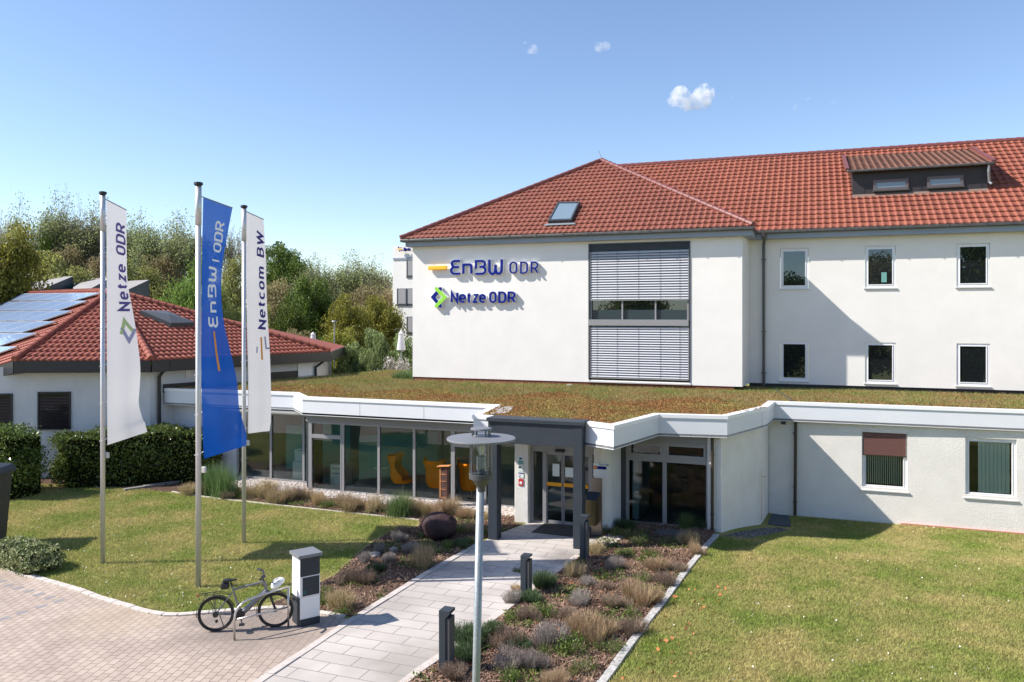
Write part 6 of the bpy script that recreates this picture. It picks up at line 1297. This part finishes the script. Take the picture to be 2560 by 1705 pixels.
def tree_proto(name, leafmat, h, w, nl, size, depth=4, bare=False, trunkh=.35, droop=0, clumps=46, twigs=True, tm='greytrunk', per=.13):
    t = bpy.data.objects.new(name, None); tips = []; mb = MB()
    th_ = h*trunkh; base_r = h*.016
    mb.tube([(0, 0, 0), (random.uniform(-.1, .1), random.uniform(-.1, .1), th_*.5), (0, 0, th_)], [base_r*1.3, base_r, base_r*.85], 9, cap=False)
    for k in range(5 if not bare else 6):
        a = 2*math.pi*k/5+random.random(); s = random.uniform(.25, .8); branch(mb, Vector((0, 0, th_*random.uniform(.7, 1.0))), Vector((math.cos(a)*s, math.sin(a)*s, 1)).normalized(), h*.30, base_r*.6, depth, tips, nb=3 if not bare else 4, spread=.5, minr=.012 if not bare else .012)
    branch(mb, Vector((0, 0, th_)), Vector((0, 0, 1)), h*.34, base_r*.75, depth, tips, nb=3, spread=.45)
    # normalise to h and w
    zs = sorted(p[0].z for p in tips); zs = zs[:max(1, int(len(zs)*.985))]; rs_ = sorted(max(abs(p[0].x), abs(p[0].y)) for p in tips); kz = h/max(zs); kx = (w/2)/max(.1, rs_[int(len(rs_)*.95)])
    mb.v = [(x*kx if z > th_*.9 else x, y*kx if z > th_*.9 else y, z*kz) for x, y, z in mb.v]
    T = np.array([(p[0].x*kx, p[0].y*kx, p[0].z*kz) for p in tips if p[1] <= 1])
    o = mb.build('trunk', tm, t, local=True)
    if nl:
        k = RNG.integers(0, len(T), nl); P = T[k]+RNG.normal(size=(nl, 3))*np.array([w, w, h*.8])*per*.5
        if droop: P[:, 2] -= np.abs(RNG.normal(size=nl))*droop
        kk = P[:, 2] > h*.12; npmesh('crown', leaves(P[kk], size, .65, -.6 if droop else 0), 4, leafmat, t)
    return t
def blob_proto(name, leafmat, h, w, nl, size, ncl=60, base=.12, tm='trunk', core=True, r0=.17):
    """dense crown: clumps packed in an uneven envelope"""
    t = bpy.data.objects.new(name, None); mb = MB(); mb.tube([(0, 0, 0), (.05, .0, h*.3), (0, 0, h*.65)], [h*.02, h*.015, h*.007], 8, cap=False)
    C = []
    while len(C) < ncl:
        x, y, z = RNG.uniform(-1, 1, 3); zz = (z+1)/2
        rr = math.sin(math.pi*min(1, max(0, zz*.86+.12)))**.7
        if x*x+y*y < rr*rr: C.append((x*w/2*.85, y*w/2*.85, h*(base+(1-base)*zz*.93)))
    C = np.array(C); s = RNG.uniform(.6, 1.25, ncl)*w*r0
    for c in C[:14]: mb.tube([(0, 0, h*.25), tuple(c*np.array([.5, .5, .8])), tuple(c)], [h*.008, h*.005, h*.002], 4, cap=False)
    mb.build('trunk', tm, t, local=True)
    k = RNG.integers(0, ncl, nl); d = unit(RNG.normal(size=(nl, 3))); q = RNG.random((nl, 1))**.45
    P = C[k]+d*q*s[k][:, None]*np.array([1, 1, .8]); kk = P[:, 2] > .05; npmesh('crown', leaves(P[kk], size, .7), 4, leafmat, t); return t
TP = {
 'green': blob_proto('broadleaf_tree', 'leaf_green', 10, 8, 42000, .20, 95, .05),
 'yellow': blob_proto('broadleaf_tree', 'leaf_yellow', 10, 7, 34000, .20, 85, .05),
 'olive': blob_proto('broadleaf_tree', 'leaf_olive', 10, 8, 30000, .21, 85, .0),
 'bronze': blob_proto('broadleaf_tree', 'leaf_bronze', 10, 7, 22000, .20, 70, .1),
 'bare': tree_proto('bare_tree', 'leaf_bronze', 10, 6.5, 1800, .14, 4, True, .28, tm='twig'),
 'sparse': tree_proto('sparse_tree', 'leaf_sparse', 10, 8.5, 15000, .17, 4, True, .28, tm='greytrunk', per=.085),
 'willow': tree_proto('willow_tree', 'leaf_willow', 10, 8, 22000, .22, 3, False, .3, droop=1.6, per=.07),
 'shrub': blob_proto('shrub', 'leaf_silver', 3, 3, 16000, .095, 60, 0, r0=.12),
 'bush': blob_proto('shrub', 'leaf_silver', 3, 3, 14000, .10, 50, 0, r0=.13),
 'blossom': blob_proto('blossom_shrub', 'blossom', 3, 3, 7000, .09, 40, 0),
}
USED = set()
def tree(kind, px, ytop, d, wpx, label, cat='tree', group=None, hmin=None, hbase=10):
    top = PD(px, ytop, d); g = HZ(top.x, top.y)+gz(top.x, top.y) if d > 40 else 0; hh = top.z-g; wd = wpx*d/F
    src_ = TP[kind]
    if kind in USED: o = copy_tree(src_)
    else:
        USED.add(kind); o = src_; COL.objects.link(o)
    b = {'shrub': 3, 'bush': 3, 'blossom': 3}.get(kind, 10); bw_ = {'green': 8, 'yellow': 7, 'olive': 8, 'bronze': 7, 'bare': 6.5, 'sparse': 7, 'willow': 8}.get(kind, 3)
    o.location = (top.x, top.y, g-.05); o.scale = (wd/bw_, wd/bw_, hh/b); o.rotation_euler = (0, 0, random.random()*6.28)
    tag(o, label, cat, group); return o
G1 = 'trees on the slope behind the pavilion'; G2 = 'trees between the pavilion and the office wing'
FAR = [('bare', 175, 510, 98, 110, 'bare crowned tree left of the first flagpole, far slope'), ('sparse', 112, 508, 96, 120, 'sparse spring tree rising behind the yellowish tree at far left'), ('sparse', 235, 527, 100, 150, 'thin leafed tree just left of the first flag, far slope'), ('bare', 205, 530, 97, 120, 'bare twiggy tree behind the first flagpole'),
 ('bare', 340, 552, 100, 100, 'bare tree directly right of the first flag'), ('sparse', 378, 552, 98, 120, 'tall pale sparse tree midway between first and second flags'), ('sparse', 440, 552, 98, 150, 'round pale green sparse tree left of the second flagpole'), ('bare', 480, 575, 101, 90, 'bare tree directly behind the second flagpole'), ('bare', 585, 560, 98, 130, 'bare tree between the blue and the right flag'),
 ('green', 700, 578, 92, 150, 'dark green tree right of the right flag, highest there'), ('green', 752, 622, 90, 120, 'dark green tree stepping down right of the right flag'), ('sparse', 800, 650, 88, 90, 'light tree at the low point of the tree line'), ('sparse', 905, 642, 90, 130, 'pale sparse tree left of the far office block'), ('bare', 945, 660, 88, 110, 'bare tree beside the far office block'), ('bare', 860, 672, 90, 80, 'small bare tree in the gap of the tree line'), ('bronze', 960, 690, 80, 110, 'brownish tree against the far office block'),
 ('olive', 300, 610, 90, 160, 'olive green tree behind the first flag'), ('olive', 110, 600, 88, 200, 'olive tree above the left saw tooth roofs'), ('olive', 200, 640, 86, 170, 'dense olive tree above the second saw tooth roof'), ('bronze', 250, 600, 92, 110, 'brownish tree left of the first flag'), ('olive', 370, 640, 90, 150, 'dense dark tree above the last saw tooth roof'), ('green', 115, 555, 94, 70, 'small bright green tree on the skyline at left'), ('green', 330, 700, 88, 100, 'dark tree low behind the first flag'),
 ('bronze', 165, 575, 93, 130, 'bronze tinted tree on the left skyline'), ('bronze', 410, 600, 94, 120, 'bronze tinted tree behind the pale sparse trees'), ('bare', 30, 525, 99, 120, 'bare tree at the far left skyline')]
for i, (k, px, yt, d, w, lb_) in enumerate(FAR): tree(k, px, yt+(16 if k in ('sparse', 'bare') else 9), d, w*(1.25 if k == 'sparse' else 1), lb_, group=G1)
MID = [('yellow', 10, 505, 62, 200, 'large yellowish green tree at the left edge'), ('willow', 465, 640, 62, 130, 'light green weeping tree behind the second flagpole'), ('olive', 560, 690, 64, 150, 'olive tree behind the blue flag'), ('olive', 590, 620, 75, 130, 'grey green tree left of the right flag'), ('bronze', 690, 670, 70, 130, 'brownish tree behind the right flag'), ('yellow', 400, 728, 58, 90, 'small yellow green tree above the pavilion ridge'), ('olive', 520, 745, 58, 110, 'bushy tree above the pavilion roof behind the blue flag'), ('olive', 650, 740, 56, 130, 'bushy olive tree behind the right flag above the roof'),
 ('green', 780, 672, 60, 170, 'dense dark green tree right of the right flag'), ('green', 720, 740, 56, 120, 'dark green tree above the right end of the pavilion'), ('yellow', 870, 700, 58, 130, 'yellow green tree right of the dense dark tree'), ('yellow', 950, 706, 62, 130, 'yellow green tree beside the far office block'), ('bronze', 905, 685, 68, 120, 'bronze tree behind the yellow green ones'), ('yellow', 850, 790, 50, 110, 'low yellow green tree left of the silvery shrubs'), ('green', 820, 830, 52, 120, 'low dark green tree beyond the pavilion gutter corner'), ('bronze', 740, 800, 54, 100, 'brownish bush above the pavilion eave')]
for i, (k, px, yt, d, w, lb_) in enumerate(MID): tree(k, px, yt, d, w, lb_, group=G2)
SH = [('shrub', 945, 805, 44, 130, 'silvery green tall shrub, second left of the white wall'), ('shrub', 870, 840, 43, 110, 'silvery green shrub left of the taller one'), ('shrub', 1010, 820, 46, 110, 'silvery shrub directly at the white wall corner'), ('blossom', 985, 880, 41, 130, 'white blossoming shrub at the white wall corner'), ('bush', 900, 895, 42, 100, 'low bright green shrub at the back edge of the green roof'), ('bush', 835, 920, 42, 90, 'lowest green shrub at the pavilion end of the roof'), ('shrub', 925, 860, 42, 90, 'small silvery shrub before the tall one')]
for k, px, yt, d, w, lb_ in SH: tree(k, px, yt, d, w, lb_, 'shrub', 'shrubs behind the green roof')
# closed parasols and a post among the shrubs
def parasol(px, yt, yb, d, label):
    a, b = PD(px, yt, d), PD(px, yb, d); t = empty('closed_parasol', (a.x, a.y, 1.0), label, 'parasol', 'closed parasols behind the green roof')
    h = a.z-b.z; MB().lathe([(.05, 0), (.24, .1*h), (.17, .55*h), (.13, .8*h), (.15, .85*h), (.03, h)], 12, (a.x, a.y, b.z)).build('canopy', 'pav_wall', t, smooth=False); MB().tube([(a.x, a.y, 1.0), (a.x, a.y, b.z+.02)], .03, 6).build('pole', 'galv', t)
parasol(1003, 826, 880, 42.5, 'closed white parasol nearest the white wall'); parasol(783, 830, 870, 46, 'closed white parasol above the pavilion gutter corner')
a = PD(836, 806, 46); t = empty('post_lamp', (a.x, a.y, 0), 'thin white lamp post among the shrubs behind the pavilion', 'lamp post'); MB().tube([(a.x, a.y, 0), tuple(a)], .035, 8).build('pole', 'galv', t); MB().lathe([(.05, 0), (.16, .05), (.12, .1)], 12, tuple(a)).build('head', 'galv', t)
# trees on the viewer's side of the yard, mirrored in the windows
for i, (x, y, k, s, lb_) in enumerate(((-2.5, -14, 'green', 1.04, 'tall dark tree mirrored in the right upper windows'), (4.9, -14, 'bronze', 1.22, 'brown leaved tree mirrored in the middle upper window'), (-16, -16, 'olive', 1.05, 'olive tree mirrored in the large blind window'), (13.5, -13, 'green', 1.5, 'broad green tree mirrored in the far right upper window'))):
    o = copy_tree(TP[k]); o.location = (x, y, 0); o.scale = (s, s, s*1.05); tag(o, lb_, 'tree', 'trees mirrored in the windows')
# ================================================================== CLOUDS
def cloud(px, py, wpx, blobs, label, dens=.02):
    D0 = 2600; c = PD(px, py, D0); w = wpx*D0/F; rt = Vector((C_, S_, 0))
    bm = bmesh.new()
    for (x, z, r_) in blobs:
        m4 = Matrix.Translation(rt*(x*w)+Vector((0, 0, z*w)))@Matrix.Diagonal((r_*w, r_*w*1.2, r_*w, 1)); bmesh.ops.create_icosphere(bm, subdivisions=3, radius=1, matrix=m4)
    me = bpy.data.meshes.new('cloud'); bm.to_mesh(me); bm.free()
    o = link('cloud', me, CLM); o.location = c; rm = o.modifiers.new('r', 'REMESH'); rm.mode = 'VOXEL'; rm.voxel_size = w*.03
    tx = bpy.data.textures.new('puff', 'CLOUDS'); tx.noise_scale = w*.12; tx.noise_depth = 3; dp = o.modifiers.new('d', 'DISPLACE'); dp.texture = tx; dp.strength = w*.09; dp.texture_coords = 'LOCAL'
    tag(o, label, 'cloud'); return o
def cloudmat(dn, name):
    m = bpy.data.materials.new(name); m.use_nodes = True; nt = m.node_tree; N = nt.nodes; N.remove(N['Principled BSDF']); v = N.new('ShaderNodeVolumePrincipled'); v.inputs['Density'].default_value = dn; v.inputs['Color'].default_value = (.98, .98, .98, 1); v.inputs['Anisotropy'].default_value = .1
    tc = N.new('ShaderNodeTexCoord'); nz = N.new('ShaderNodeTexNoise'); nz.inputs['Scale'].default_value = .045; nz.inputs['Detail'].default_value = 5; nt.links.new(tc.outputs['Object'], nz.inputs['Vector']); mr = N.new('ShaderNodeMapRange'); mr.inputs[1].default_value = .42; mr.inputs[2].default_value = .62; mr.inputs[3].default_value = 0; mr.inputs[4].default_value = dn*2.0; nt.links.new(nz.outputs[0], mr.inputs[0]); nt.links.new(mr.outputs[0], v.inputs['Density'])
    nt.links.new(v.outputs[0], N['Material Output'].inputs['Volume']); return m
CLM = cloudmat(.02, 'cloud'); cloud(1729, 247, 128, [(-.22, .06, .20), (-.36, -.05, .12), (0, -.06, .16), (.24, .08, .21), (.20, -.06, .18), (-.1, -.06, .18)], 'largest white cumulus cloud above the roof')
CLM = cloudmat(.010, 'thin_cloud')
for px, py, w, bl_, lb_ in ((1503, 117, 60, [(-.1, 0, .22), (.2, .03, .2), (-.45, -.12, .07)], 'small fluffy cloud, middle of the upper three'), (1334, 123, 50, [(.0, 0, .25), (-.2, -.1, .15)], 'small faint cloud at the upper left of the cloud group'), (1313, 107, 30, [(0, 0, .16), (.3, .18, .12)], 'faint wisp beside the upper left cloud')):
    cloud(px, py, w, bl_, lb_)
CLM = cloudmat(.006, 'wisp')
for px, py, w, bl_, lb_ in ((1988, 267, 40, [(0, 0, .2), (.35, .03, .1)], 'small wisp cloud, lowest of the right three'), (2020, 246, 40, [(0, 0, .15), (.4, .03, .1)], 'small wisp cloud, middle of the right three'), (2083, 254, 34, [(0, 0, .18), (.3, .08, .1)], 'small wisp cloud, rightmost of all'), (1830, 244, 32, [(0, 0, .12), (.35, 0, .1), (-.35, 0, .1)], 'tiny wisp right of the largest cloud')): cloud(px, py, w, bl_, lb_)
